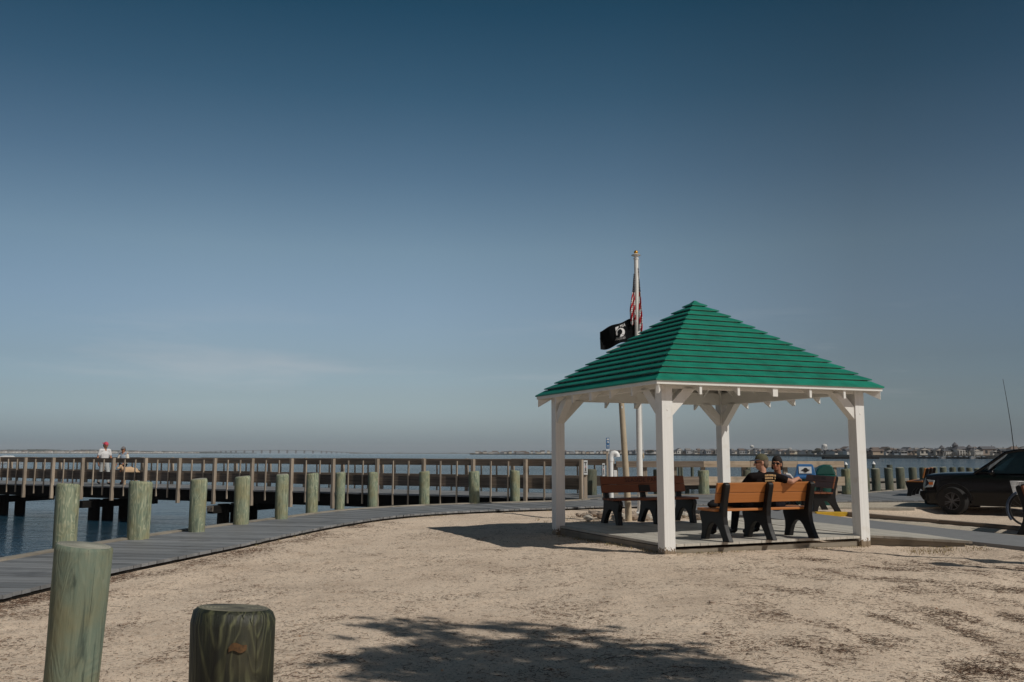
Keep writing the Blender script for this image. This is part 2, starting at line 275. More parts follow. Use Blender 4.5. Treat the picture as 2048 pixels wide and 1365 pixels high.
# ------------------------------------------------------------ mesh builder
class MB:
    def __init__(s): s.v = []; s.f = []; s.uv = []; s.mi = []; s.r = []; s.T = None
    def face(s, idx, uvs, mi, r): s.f.append(idx); s.uv.append(uvs); s.mi.append(mi); s.r.append(r)
    def add(s, co):
        s.v.append(tuple(s.T @ Vector(co)) if s.T else tuple(co)); return len(s.v)-1
    def beam(s, p0, p1, w, h, up=(0, 0, 1), mi=0, r=None, w1=None, h1=None):
        """bar from p0 to p1, w across, h along up"""
        p0 = Vector(p0); p1 = Vector(p1); d = (p1-p0); ln = d.length; d.normalize(); up = Vector(up)
        if abs(d.dot(up)) > .99: up = Vector((0, 1, 0)) if abs(d.y) < .9 else Vector((1, 0, 0))
        x = d.cross(up).normalized(); z = x.cross(d).normalized(); r = rng.random() if r is None else r
        w1 = w if w1 is None else w1; h1 = h if h1 is None else h1
        ids = []
        for p, ww, hh in ((p0, w, h), (p1, w1, h1)):
            for sx, sz in ((-1, -1), (1, -1), (1, 1), (-1, 1)): ids.append(s.add(p+x*sx*ww/2+z*sz*hh/2))
        o = r*37
        per = [0, w, w+h, 2*w+h, 2*w+2*h]
        for i in range(4):
            j = (i+1) % 4
            s.face([ids[i], ids[j], ids[j+4], ids[i+4]][::-1], [(o, per[i]), (o, per[i+1]), (o+ln, per[i+1]), (o+ln, per[i])][::-1], mi, r)
        s.face([ids[0], ids[1], ids[2], ids[3]], [(o, 0), (o, w), (o+.02, w), (o+.02, 0)], mi, r)
        s.face([ids[7], ids[6], ids[5], ids[4]], [(o, 0), (o, w), (o+.02, w), (o+.02, 0)], mi, r)
    def box(s, c, sz, rz=0, mi=0, r=None, tilt=None):
        c = Vector(c); m = Matrix.Rotation(rz, 3, 'Z')
        if tilt is not None: m = m @ tilt
        a = max(range(3), key=lambda i: sz[i]); ax = m @ Vector([1 if i == a else 0 for i in range(3)])
        up = m @ (Vector((0, 0, 1)) if a != 2 else Vector((0, 1, 0)))
        wi, hi = ((sz[1], sz[2]) if a == 0 else (sz[0], sz[2]) if a == 1 else (sz[0], sz[1]))
        s.beam(c-ax*sz[a]/2, c+ax*sz[a]/2, wi, hi, up, mi, r)
    def rings(s, rs, mi=0, caps=True, r=None, closed=False, mcap=None):
        """rs: list of rings (lists of points, same count)"""
        n = len(rs[0]); r = rng.random() if r is None else r; ids = [[s.add(p) for p in q] for q in rs]
        k = len(rs)
        for a in range(k if closed else k-1):
            b = (a+1) % k
            for i in range(n):
                j = (i+1) % n
                s.face([ids[a][i], ids[a][j], ids[b][j], ids[b][i]], [(a*.1, i*.05), (a*.1, (i+1)*.05), (b*.1, (i+1)*.05), (b*.1, i*.05)], mi, r)
        if caps and not closed:
            mc = mi if mcap is None else mcap
            s.face(ids[0][::-1], [(0, 0)]*n, mi, r); s.face(ids[-1], [(0, 0)]*n, mc, r)
    def tube(s, pts, rad, n=10, mi=0, caps=True, closed=False):
        pts = [Vector(p) for p in pts]; rs = []; prev = None; k = len(pts)
        for i, p in enumerate(pts):
            if closed: d = pts[(i+1) % k]-pts[i-1]
            else: d = pts[min(i+1, k-1)]-pts[max(i-1, 0)]
            d.normalize()
            if prev is None: x = d.orthogonal().normalized()
            else: x = (prev-d*prev.dot(d)).normalized()
            prev = x; y = d.cross(x); rr = rad[i] if isinstance(rad, (list, tuple)) else rad
            rs.append([p+(x*math.cos(t)+y*math.sin(t))*rr for t in [2*math.pi*j/n for j in range(n)]])
        s.rings(rs, mi, caps, closed=closed)
    def lathe(s, prof, c=(0, 0, 0), n=24, mi=0, caps=True, sx=1, sy=1):
        s.rings([[Vector(c)+Vector((r*sx*math.cos(2*math.pi*i/n), r*sy*math.sin(2*math.pi*i/n), z)) for i in range(n)] for r, z in prof], mi, caps)
    def cap(s, p0, p1, r0, r1=None, n=12, sc=(1, 1), fx=None):
        """capsule with tapered radius, cross-section optionally flattened; fx = direction of the first section axis"""
        r1 = r0 if r1 is None else r1; p0 = Vector(p0); p1 = Vector(p1); d = p1-p0
        if d.length < 1e-6: d = Vector((0, 0, 1e-4))
        ln = d.length; d.normalize()
        x = (Vector(fx)-d*Vector(fx).dot(d)).normalized() if fx else d.orthogonal().normalized()
        y = d.cross(x); rs = []
        for k in range(1, 5):
            a = math.pi/2*(1-k/4); rs.append((p0-d*r0*math.sin(a), max(r0*math.cos(a), .0005)))
        for k in range(0, 4):
            a = math.pi/2*(k/4)
            rs.append((p1+d*r1*math.sin(a), r1*math.cos(a)))
        rs.insert(0, (p0-d*r0, r0*.05)); rs.append((p1+d*r1, r1*.05))
        s.rings([[p+(x*sc[0]*math.cos(t)+y*sc[1]*math.sin(t))*q for t in [2*math.pi*j/n for j in range(n)]] for p, q in rs])
    def ell(s, c, r, n=14, m=9, rot=None, mi=0):
        c = Vector(c); rs = []
        for k in range(m+1):
            a = math.pi*(.02+.96*k/m)-math.pi/2
            ring = [Vector((r[0]*math.cos(a)*math.cos(2*math.pi*j/n), r[1]*math.cos(a)*math.sin(2*math.pi*j/n), r[2]*math.sin(a))) for j in range(n)]
            rs.append([c+(rot @ q if rot else q) for q in ring])
        s.rings(rs, mi)
    def prism(s, poly, x0, x1, axes='yz', mi=0):
        """polygon (2D) extruded between x0 and x1; axes says which plane the polygon lies in"""
        def P(q, t):
            return {'yz': (t, q[0], q[1]), 'xz': (q[0], t, q[1]), 'xy': (q[0], q[1], t)}[axes]
        n = len(poly); r = rng.random(); a = [s.add(P(q, x0)) for q in poly]; b = [s.add(P(q, x1)) for q in poly]
        s.face(a[::-1], [(q[0], q[1]) for q in poly][::-1], mi, r); s.face(b, [(q[0], q[1]) for q in poly], mi, r)
        acc = 0
        for i in range(n):
            j = (i+1) % n; l = math.dist(poly[i], poly[j])
            s.face([a[i], a[j], b[j], b[i]], [(acc, 0), (acc+l, 0), (acc+l, abs(x1-x0)), (acc, abs(x1-x0))], mi, r); acc += l
    def quad(s, ps, mi=0, r=None, uvs=None):
        s.face([s.add(p) for p in ps], uvs or [(0, 0), (1, 0), (1, 1), (0, 1)][:len(ps)], mi, rng.random() if r is None else r)
    def build(s, name, mats, parent=None, smooth=None, bevel=0, remesh=0, fix=True, sm=2):
        me = bpy.data.meshes.new(name)
        me.from_pydata(s.v, [], s.f)
        ul = me.uv_layers.new(name='UVMap'); flat = [c for u in s.uv for q in u for c in q]; ul.data.foreach_set('uv', flat)
        at = me.attributes.new('rnd', 'FLOAT', 'FACE'); at.data.foreach_set('value', s.r)
        for m in (mats if isinstance(mats, (list, tuple)) else [mats]): me.materials.append(m)
        me.polygons.foreach_set('material_index', s.mi)
        if fix:
            import bmesh
            bm = bmesh.new(); bm.from_mesh(me); bmesh.ops.recalc_face_normals(bm, faces=bm.faces); bm.to_mesh(me); bm.free()
        if smooth is not None:
            me.polygons.foreach_set('use_smooth', [True]*len(me.polygons)); me.set_sharp_from_angle(angle=R(smooth))
        o = bpy.data.objects.new(name, me); COL.objects.link(o)
        if parent: o.parent = parent
        if bevel:
            b = o.modifiers.new('bevel', 'BEVEL'); b.width = bevel; b.segments = 2; b.limit_method = 'ANGLE'; b.angle_limit = R(40)
        if remesh:
            rm = o.modifiers.new('remesh', 'REMESH'); rm.mode = 'VOXEL'; rm.voxel_size = remesh; rm.use_smooth_shade = True
            s2 = o.modifiers.new('smooth', 'SMOOTH'); s2.factor = .5; s2.iterations = sm
        return o

def tag(o, label, cat, group=None, kind=None):
    if label: o['label'] = label
    if cat: o['category'] = cat
    if group: o['group'] = group
    if kind: o['kind'] = kind
    return o
def thing(name, label, cat, loc=(0, 0, 0), rz=0, group=None):
    o = bpy.data.objects.new(name, None); COL.objects.link(o); o.location = loc; o.rotation_euler = (0, 0, rz); o.empty_display_size = .2
    return tag(o, label, cat, group)
def struct(o, label=None):
    o['kind'] = 'structure'
    return o
def dup(root, loc=None, rz=None, label=None):
    def cp(o, par):
        c = o.copy(); COL.objects.link(c); c.parent = par
        for ch in [q for q in o.children]: cp(ch, c)
        return c
    r = cp(root, None)
    if loc is not None: r.location = loc
    if rz is not None: r.rotation_euler = (0, 0, rz)
    if label: r['label'] = label
    return r
def text_mesh(txt, size):
    cu = bpy.data.curves.new('t', 'FONT'); cu.body = txt; cu.size = size; cu.align_x = 'CENTER'; cu.align_y = 'CENTER'; cu.resolution_u = 3
    ob = bpy.data.objects.new('t', cu); COL.objects.link(ob); bpy.context.view_layer.update()
    dg = bpy.context.evaluated_depsgraph_get(); me = bpy.data.meshes.new_from_object(ob.evaluated_get(dg))
    vs = [tuple(v.co) for v in me.vertices]; fs = [tuple(p.vertices) for p in me.polygons]
    bpy.data.objects.remove(ob); bpy.data.meshes.remove(me); return vs, fs
def text_mb(mb, txt, size, fn, mi=0, sx=1):
    vs, fs = text_mesh(txt, size); ids = [mb.add(fn(v[0]*sx, v[1])) for v in vs]
    for f in fs: mb.face([ids[i] for i in f], [(0, 0)]*len(f), mi, .5)
ORD = ['first', 'second', 'third', 'fourth', 'fifth', 'sixth', 'seventh', 'eighth', 'ninth', 'tenth', 'eleventh', 'twelfth', 'thirteenth', 'fourteenth', 'fifteenth', 'sixteenth']

#SECTION ground
def lerp_line(pts, x):
    for (x0, y0), (x1, y1) in zip(pts, pts[1:]):
        if x <= x1: return y0+(y1-y0)*(x-x0)/(x1-x0)
    return pts[-1][1]
# shore line (outer edge of the boardwalk) and inner edge of the boardwalk
OUT = [(-7.6, -14), (-7.2, 0), (-6.75, 8), (-6.42, 11.3), (-6.15, 13.6), (-5.68, 15.9), (-5.2, 17.5), (-4.72, 19), (-4.25, 20.6), (-3.72, 21.9), (-2.9, 22.9), (-1.6, 23.9), (0, 24.75), (1.7, 25.6), (2.3, 26.3), (3.6, 29.0), (6.2, 29.4), (10.9, 29.5), (12.5, 31.2), (14.1, 33.0), (16.2, 35.3), (18.5, 37.5), (21, 39.8), (24, 42.2), (40, 54)]
INN = [(-5.6, -14), (-5.25, 0), (-5.0, 6), (-4.9, 9), (-4.62, 10.9), (-4.30, 12.4), (-4.0, 13.9), (-3.78, 15.3), (-3.45, 17), (-3.0, 18.6), (-2.38, 20.0), (-1.45, 21.1), (-.2, 21.95), (1.0, 22.5), (2.3, 23.3), (4.6, 23.9), (7.2, 24.9), (8.6, 25.7), (11, 25.9), (13, 26.0), (16, 26.6), (20, 28.6), (24, 31.4), (28, 34.5), (44, 47)]
def smooth_poly(P, it=2):
    for _ in range(it):
        Q = [P[0]]
        for a, b in zip(P, P[1:]):
            Q += [(a[0]*.75+b[0]*.25, a[1]*.75+b[1]*.25), (a[0]*.25+b[0]*.75, a[1]*.25+b[1]*.75)]
        Q.append(P[-1]); P = Q
    return P
def inside_mask(X, Y, poly):
    ins = np.zeros(X.shape, bool); n = len(poly)
    for i in range(n):
        x0, y0 = poly[i]; x1, y1 = poly[(i+1) % n]
        c = ((y0 > Y) != (y1 > Y)) & (X < (x1-x0)*(Y-y0)/(y1-y0+1e-12)+x0); ins ^= c
    return ins
def vnoise(X, Y, s, seed):
    """cheap smooth value noise"""
    r = np.random.RandomState(seed); t = r.rand(256, 256); x = X*s; y = Y*s
    xi = np.floor(x).astype(int); yi = np.floor(y).astype(int); fx = x-xi; fy = y-yi; fx = fx*fx*(3-2*fx); fy = fy*fy*(3-2*fy)
    g = lambda a, b: t[a % 256, b % 256]
    return (g(xi, yi)*(1-fx)+g(xi+1, yi)*fx)*(1-fy)+(g(xi, yi+1)*(1-fx)+g(xi+1, yi+1)*fx)*fy
def sst(x, a, b):
    t = np.clip((x-a)/(b-a), 0, 1); return t*t*(3-2*t)
def ground_z(X, Y):
    X = np.asarray(X, float); Y = np.asarray(Y, float)
    z = .05*(vnoise(X, Y, .55, 1)-.5)+.022*(vnoise(X, Y, 2.1, 2)-.5)+.016*(vnoise(X, Y, 6.3, 3)-.5)+.007*(vnoise(X, Y, 14, 4)-.5)
    # sand falls away from the deck and the path towards the lower right
    d = (X-4.5)*.55+(13.6-Y)*.83
    z = z-.24*sst(d, 2.0, 5.4)*sst(X, 1.0, 5.5)*(Y < 16)
    # parking lot a little lower than the path
    lx = np.interp(Y, [p[1] for p in INN[:12]], [p[0] for p in INN[:12]]); dl = X-lx
    dd = np.full(X.shape, 9.0)
    for (ax, ay), (bx, by) in zip(INN[2:20], INN[3:21]):
        t = np.clip(((X-ax)*(bx-ax)+(Y-ay)*(by-ay))/((bx-ax)**2+(by-ay)**2), 0, 1); dd = np.minimum(dd, np.hypot(X-ax-t*(bx-ax), Y-ay-t*(by-ay)))
    z = z+.075*(1-sst(dd, .1, 1.3)); z = np.where(dd < 1.5, np.minimum(z, .052), z)
    px_ = np.interp(Y, [p[1] for p in PL[::-1]], [p[0] for p in PL[::-1]]); dp = px_-X
    z = z+.075*(1-sst(np.abs(dp+.05), .1, 1.3))*(Y < 14.6)*(Y > 2); z = np.where((dp < .05) & (dp > -2.2) & (Y < 16), np.minimum(z, .03), z)
    lot = sst(X, 8.6, 10.2)*sst(Y-(22.3-(X-8)*2.9), 0, 1.2)*(1-sst(Y, 23.6, 24.1))
    z = z-.12*lot
    # keep below decks
    z = z-.03
    u = (X-3.245)*.924+(Y-15.695)*.383; v = -(X-3.245)*.383+(Y-15.695)*.924
    und = (np.abs(u) < 1.75) & (np.abs(v) < 1.85); z = np.where(und, np.minimum(z, -.03), z)
    return z
PU = [(6.4, 23.9), (6.75, 21.5), (7.1, 19.8), (7.5, 18.1), (8.0, 16.5), (8.75, 14.7), (10.2, 12.2), (13, 8), (17, 2)]
PL = [(3.9, 23.6), (5.0, 20.6), (5.75, 18.6), (6.3, 16.95), (6.75, 15.5), (7.3, 13.9), (8.6, 11.3), (11.4, 7.0), (15.2, 1.2)]
def axis(segs):
    out = []
    for a, b, st in segs: out += list(np.arange(a, b-1e-6, st))
    out.append(segs[-1][1]); return np.array(out)
land = smooth_poly([((a[0]*.6+b[0]*.4), (a[1]*.6+b[1]*.4)) for a, b in zip(OUT, [(lerp_line([(p[1], p[0]) for p in INN[:12]], o[1]), o[1]) if o[1] < 21 else (o[0]+.9, o[1]-1.6) for o in OUT])], 1)
land_poly = land+[(140, 110), (140, -60), (-9, -60)]
xs = axis([(-9, -6, .3), (-6, 8, .05), (8, 16, .12), (16, 40, .8), (40, 140, 10)])
ys = axis([(-60, -6, 4), (-6, 3, .3), (3, 10, .045), (10, 20, .09), (20, 34, .2), (34, 60, 1.0), (60, 110, 10)])
XX, YY = np.meshgrid(xs, ys); ZZ = ground_z(XX, YY)
nx = len(xs); ny = len(ys)
ins = inside_mask(XX, YY, land_poly)
vid = np.arange(nx*ny).reshape(ny, nx)
fm = ins[:-1, :-1] & ins[:-1, 1:] & ins[1:, 1:] & ins[1:, :-1]
fa = np.stack([vid[:-1, :-1], vid[:-1, 1:], vid[1:, 1:], vid[1:, :-1]], -1)[fm]
used = np.unique(fa); remap = -np.ones(nx*ny, int); remap[used] = np.arange(len(used))
me = bpy.data.meshes.new('ground'); vv = np.stack([XX.ravel(), YY.ravel(), ZZ.ravel()], -1)[used]
me.from_pydata(vv.tolist(), [], remap[fa].tolist()); me.materials.append(M['sand']); me.polygons.foreach_set('use_smooth', [True]*len(me.polygons))
go = bpy.data.objects.new('ground', me); COL.objects.link(go); struct(go)

# water
wm, N, L, b = newmat('bay_water'); tc = n_(N, 'TexCoord'); P = tc.outputs['Object']
def wn(sc, scx, d, r, rot=0):
    mp = n_(N, 'Mapping'); mp.inputs['Scale'].default_value = (scx, 1, 1); mp.inputs['Rotation'].default_value = (0, 0, rot); L.new(P, mp.inputs[0])
    n = n_(N, 'TexNoise', i_Scale=sc, i_Detail=d, i_Roughness=r); L.new(mp.outputs[0], n.inputs['Vector']); return n.outputs[0]
h1 = wn(2.4, .45, 4, .6, .5); h2 = wn(.55, .4, 3, .5, .4); h3 = wn(8, .6, 2, .5, .6)
calm = wn(.012, .12, 4, .6, .08); calmr = ramp(N, L, calm, [(.38, (.18,)*3), (.60, (1,)*3)])
hh = math_(N, L, 'ADD', math_(N, L, 'MULTIPLY', h1, .5), h2); hh = math_(N, L, 'ADD', hh, math_(N, L, 'MULTIPLY', h3, .30))
hh = math_(N, L, 'MULTIPLY', hh, calmr)
bp = bump(N, L, b, hh, 1.0, .58)
b.inputs['Base Color'].default_value = (.014, .046, .074, 1); b.inputs['Roughness'].default_value = .09; b.inputs['IOR'].default_value = 1.33
mb = MB(); WZ = -1.25
ring = [Vector((7000*math.cos(t), 7000*math.sin(t), WZ)) for t in [2*math.pi*i/96 for i in range(96)]]
mb.quad(ring, uvs=[(0, 0)]*96); wo = mb.build('water', wm, fix=False); struct(wo)

# boardwalk of cross planks, with a pale cap timber on the bulkhead
def resample(P, n):
    P = [Vector((p[0], p[1], 0)) for p in P]; d = [0]
    for a, c in zip(P, P[1:]): d.append(d[-1]+(c-a).length)
    out = []
    for i in range(n):
        t = d[-1]*i/(n-1); k = max(j for j in range(len(d)) if d[j] <= t+1e-9); k = min(k, len(P)-2)
        out.append(P[k].lerp(P[k+1], (t-d[k])/(d[k+1]-d[k])))
    return out
so_ = smooth_poly(OUT, 2); si_ = smooth_poly(INN, 2)
NB = 560
ro = resample(so_[:], NB+1); 
# pair the inner edge by nearest point moving forward
ri_f = resample(si_[:], 3000); ri = []; k0 = 0
for i, p in enumerate(ro):
    seg = range(k0, min(k0+90, 3000)); k1 = min(seg, key=lambda j: (ri_f[j]-p).length); k0 = max(k0, k1); ri.append(ri_f[k0])
# smooth the pairing
idx = [min(range(0, 3000, 4), key=lambda j: (ri_f[j]-p).length) for p in ro]
idx = np.maximum.accumulate(np.array(idx)); ker = np.ones(21)/21; idx = np.convolve(np.pad(idx, 10, mode='edge'), ker, 'valid'); idx = np.clip(idx.astype(int), 0, 2999)
ri = [ri_f[j] for j in idx]
mb = MB(); BZ = .10
for i in range(NB):
    a, c, d, e_ = ro[i], ro[i+1], ri[i+1], ri[i]
    g = .035
    q = [a.lerp(c, g), a.lerp(c, 1-g), e_.lerp(d, 1-g), e_.lerp(d, g)]
    r_ = rng.random(); z = BZ+rng.uniform(-.0025, .0025); ex = rng.uniform(0, .02)
    q[2] = q[2]+(q[2]-q[1]).normalized()*ex; q[3] = q[3]+(q[3]-q[0]).normalized()*ex
    top = [mb.add((p.x, p.y, z)) for p in q]; bot = [mb.add((p.x, p.y, z-.038)) for p in q]
    ln = (q[3]-q[0]).length; wd = .12; o = r_*37
    mb.face(top, [(o, 0), (o, wd), (o+ln, wd), (o+ln, 0)], 0, r_)
    mb.face(bot[::-1], [(o+ln, 0), (o+ln, wd), (o, wd), (o, 0)], 0, r_)
    for j in range(4):
        k = (j+1) % 4; mb.face([top[j], bot[j], bot[k], top[k]], [(o, 0), (o, .04), (o+ln, .04), (o+ln, 0)], 0, r_)
struct(mb.build('boardwalk', M['deckgrey'], fix=False))
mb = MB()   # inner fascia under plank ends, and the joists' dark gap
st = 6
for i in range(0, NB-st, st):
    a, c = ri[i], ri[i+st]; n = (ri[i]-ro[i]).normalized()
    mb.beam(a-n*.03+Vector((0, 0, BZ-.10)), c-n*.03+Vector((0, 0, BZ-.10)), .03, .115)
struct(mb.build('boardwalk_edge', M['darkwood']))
mb = MB(); mb2 = MB()
for i in range(0, NB-st, st):
    a, c = ro[i], ro[i+st]; n = (ro[i]-ri[i]).normalized(); zz = Vector((0, 0, BZ))
    mb.beam(a+n*.085+zz+Vector((0, 0, .0)), c+n*.085+zz, .14, .05)
    mb2.beam(a+n*.02+Vector((0, 0, -.75)), c+n*.02+Vector((0, 0, -.75)), .06, 1.6)
struct(mb.build('bulkhead_cap', M['cap'])); struct(mb2.build('bulkhead', M['skirt']))

# path to the right of the gazebo: grey concrete, a few mm of its own thickness above the sand
def strip(name, L1, L2, z, mat, th=.12, n=60, cross=3):
    a = resample(smooth_poly(L1, 2), n); c = resample(smooth_poly(L2, 2), n); mb = MB(); g = []
    zf = z if callable(z) else (lambda x, y: z)
    for i in range(n):
        row = [a[i].lerp(c[i], t/cross) for t in range(cross+1)]; g.append([Vector((p.x, p.y, zf(p.x, p.y))) for p in row])
    for i in range(n-1):
        for t in range(cross): mb.quad([g[i][t], g[i+1][t], g[i+1][t+1], g[i][t+1]], r=.5)
        for t in (0, cross):
            mb.quad([g[i][t], g[i][t]-Vector((0, 0, th)), g[i+1][t]-Vector((0, 0, th)), g[i+1][t]], r=.5)
    return mb.build(name, mat, fix=True)
pm = paint('path_concrete', (.19, .195, .20), .85, .10, .4, 7, dirt=(.13, .13, .125), dirt_amt=.4)
PU = [(6.4, 23.9), (6.75, 21.5), (7.1, 19.8), (7.5, 18.1), (8.0, 16.5), (8.75, 14.7), (10.2, 12.2), (13, 8), (17, 2)]
PL = [(3.9, 23.6), (5.0, 20.6), (5.75, 18.6), (6.3, 16.95), (6.75, 15.5), (7.3, 13.9), (8.6, 11.3), (11.4, 7.0), (15.2, 1.2)]
struct(strip('path', PU, PL, .075, pm))
struct(strip('gravel', [(8.0, 25.4), (10, 25.75), (13, 25.9), (16, 26.3)], [(7.6, 24.05), (9.5, 24.08), (11.6, 24.1), (16, 24.5)], lambda x, y: float(ground_z(x, y))+.035, M['gravel'], n=40, cross=10))
struct(strip('gravel', [(8.0, 20.3), (8.6, 18.3), (9.5, 16.2), (11, 13.6)], [(7.15, 20.1), (7.62, 18.0), (8.15, 16.3), (9.15, 14.1)], lambda x, y: float(ground_z(x, y))+.03, M['gravel'], n=60, cross=8))

# kerbs
def kerb(name, pts, w, h, mat, label, cat, z0=-.1):
    mb = MB()
    for a, c in zip(pts, pts[1:]):
        a = Vector((*a, 0)); c = Vector((*c, 0)); n = max(1, int((c-a).length/2.4))
        for i in range(n):
            p = a.lerp(c, i/n); q = a.lerp(c, (i+1)/n); d = (q-p).normalized()*.006
            mb.beam(p+d+Vector((0, 0, z0+h/2)), q-d+Vector((0, 0, z0+h/2)), w, h)
    o = mb.build(name, mat, bevel=.01); tag(o, label, cat); return o
kerb('concrete_kerb', [(7.5, 23.98), (10.6, 23.98)], .15, .16, M['concrete'], 'pale concrete kerb between white shell gravel and the sandy car park', 'kerb', -.15)
kerb('parking_timber', [(7.93, 21.40), (8.9, 18.9), (9.75, 16.9), (12.5, 11.2)], .16, .13, M['rail'], 'long dark timber edging along the near side of the sandy car park', 'timber edging', -.06)
kerb('yellow_kerb', [(7.15, 21.45), (7.88, 21.40)], .16, .13, M['yellow'], 'yellow painted kerb block in front of the bench beside the bins', 'kerb', -.06)

#SECTION pilings
def piling(name, base, top_z, r0, r1, mat, endm, label, group, lean=(0, 0), bot=-.2, n=28, rough=.02, rnd_top=.02, hz=None):
    """r0 at base, r1 at the top"""
    seed = rng.random()*100; mb = MB(); zs = [bot, bot+.25*(top_z-bot), bot+.5*(top_z-bot), bot+.75*(top_z-bot), top_z-rnd_top*2.2, top_z-rnd_top*.6, top_z]
    rs = []
    for k, z in enumerate(zs):
        t = (z-bot)/(top_z-bot); r = r0+(r1-r0)*t
        if k == 5: r -= rnd_top*.45
        if k == 6: r -= rnd_top*1.25
        ring = []
        for i in range(n):
            a = 2*math.pi*i/n; q = 1+rough*(mnoise.noise(Vector((math.cos(a)*1.3+seed, math.sin(a)*1.3, z*1.5)))*2)
            zz = z+(.012*math.cos(a+seed) if k > 4 else 0)
            ring.append(Vector((r*q*math.cos(a)+lean[0]*t, r*q*math.sin(a)+lean[1]*t, zz)))
        rs.append(ring)
    mb.rings(rs, 0, mcap=1)
    o = mb.build(name, [mat, endm], smooth=50); o.location = (base[0], base[1], 0)
    tag(o, label, 'piling', group); return o
GP = 'timber pilings along the boardwalk edge'
# (x_px, y_bottom, width_top px, width_bottom px, top px, lean)
PIL = [(128.5, 1102, 50, 43, 968, .0), (275, 1080, 48, 38, 963, .01), (389.5, 1065, 34, 30, 958, .04), (482, 1050, 32, 27, 953, .0), (562, 1039, 26, 25, 949, .0), (623, 1028, 24.5, 22, 947, .0),
       (677, 1021, 20, 18.5, 945, .03), (745, 1015, 20, 19.5, 945, .0), (849, 1011, 21, 20.5, 943, -.01), (950, 1008, 22, 19, 943, -.03), (1031, 1004, 20, 19, 941, -.02), (1116, 1001, 24, 22, 940, 0)]
names = ['thick green piling with swirling grain behind the near leaning post', 'broad flared green piling standing alone left of the pier people\'s feet line', 'slim pale green piling, third from the left in the waterside row',
         'green piling with golden streaks, fourth from the left in the waterside row', 'fifth green piling from the left in the waterside row', 'sixth green piling from the left in the waterside row', 'narrow green piling, seventh from the left where the boardwalk starts to bend',
         'green piling just left of the bolted plate under the pier, eighth from the left', 'green piling in front of the middle of the pier, ninth from the left', 'green piling flared at its top, tenth from the left in the waterside row', 'green piling with pale swirls, eleventh from the left near the pier end', 'green piling half hidden behind the left gazebo post']
names[1] = 'broad green piling flared at its top, second from the left in the waterside row'
for (x, yb, wt, wb, yt, ln), lb in zip(PIL, names):
    g = G(x, yb, BZ); nrm = Vector((-.75, .65, 0)) if g.y > 20 else Vector((-1, .15, 0)); c = g+Vector((g.x, g.y, 0)).normalized()*wb*g.y/3580
    z = AT(x, yt, c.y).z; c.z = 0; s = c.y*c.y/c.length/1790
    piling('piling', c, z, wb*s/2, wt*s/2, M['pile'], M['end'], lb, GP, lean=(ln, 0), bot=-2.2 if g.y < 24 else -1.0)
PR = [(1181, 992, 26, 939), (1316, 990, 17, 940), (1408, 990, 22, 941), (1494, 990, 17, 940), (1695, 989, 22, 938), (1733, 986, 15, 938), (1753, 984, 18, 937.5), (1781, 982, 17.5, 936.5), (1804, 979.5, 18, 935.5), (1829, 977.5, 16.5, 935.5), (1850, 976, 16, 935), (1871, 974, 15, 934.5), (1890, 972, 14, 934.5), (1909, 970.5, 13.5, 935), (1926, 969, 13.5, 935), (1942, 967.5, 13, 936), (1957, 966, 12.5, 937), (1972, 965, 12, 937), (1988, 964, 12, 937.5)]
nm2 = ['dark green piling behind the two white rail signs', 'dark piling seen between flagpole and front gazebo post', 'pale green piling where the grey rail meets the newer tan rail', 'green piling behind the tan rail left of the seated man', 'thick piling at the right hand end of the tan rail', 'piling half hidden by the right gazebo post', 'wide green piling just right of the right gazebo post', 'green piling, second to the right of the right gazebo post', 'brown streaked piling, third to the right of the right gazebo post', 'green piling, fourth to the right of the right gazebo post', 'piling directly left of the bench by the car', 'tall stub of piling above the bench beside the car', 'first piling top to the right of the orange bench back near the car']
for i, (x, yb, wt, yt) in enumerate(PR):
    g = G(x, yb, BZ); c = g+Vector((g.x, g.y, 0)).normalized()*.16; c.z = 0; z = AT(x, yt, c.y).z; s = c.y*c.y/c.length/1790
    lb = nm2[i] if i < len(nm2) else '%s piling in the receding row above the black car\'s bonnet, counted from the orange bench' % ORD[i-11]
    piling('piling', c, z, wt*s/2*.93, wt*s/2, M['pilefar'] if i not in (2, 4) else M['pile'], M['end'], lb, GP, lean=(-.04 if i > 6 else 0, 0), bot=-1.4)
# the two big pilings in the foreground
a = G(165, 1092, .90); s = a.length/1790
A = piling('foreground_piling', (-2.425, 5.10), .945, .136, .151, M['pileB'], M['end'], 'tall green foreground piling with a flat pale top, standing nearest the boardwalk', 'big pilings in the foreground', lean=(.0, 0), bot=-.3, n=56, rough=.035, rnd_top=.010)
A.rotation_euler = (R(2.2), R(3.5), 0)
B = piling('foreground_piling', (-1.085, 3.60), .85, .156, .161, M['pilewet'], M['endwet'], 'squat dark foreground piling with a rounded weathered top and orange knot stain', 'big pilings in the foreground', bot=-.3, n=56, rough=.03, rnd_top=.022)
# orange resin stain on the dark piling
mb = MB(); nn = 9
def onB(a, z): return Vector((.1655*math.cos(a), .1655*math.sin(a), z))
a0 = math.atan2(-3.6, 1.115)+.02
for i in range(nn):
    for j in range(4):
        u0, u1 = i/nn, (i+1)/nn; v0, v1 = j/4, (j+1)/4
        f = lambda u, v: onB(a0-.12+.40*u, .715+.032*v*(.55+.45*math.sin(u*3.1))+.006*math.sin(u*7))
        mb.quad([f(u0, v0), f(u1, v0), f(u1, v1), f(u0, v1)])
st = mb.build('resin_stain', paint('resin', (.085, .042, .013), .7, .5, .3, 60), B, fix=False)

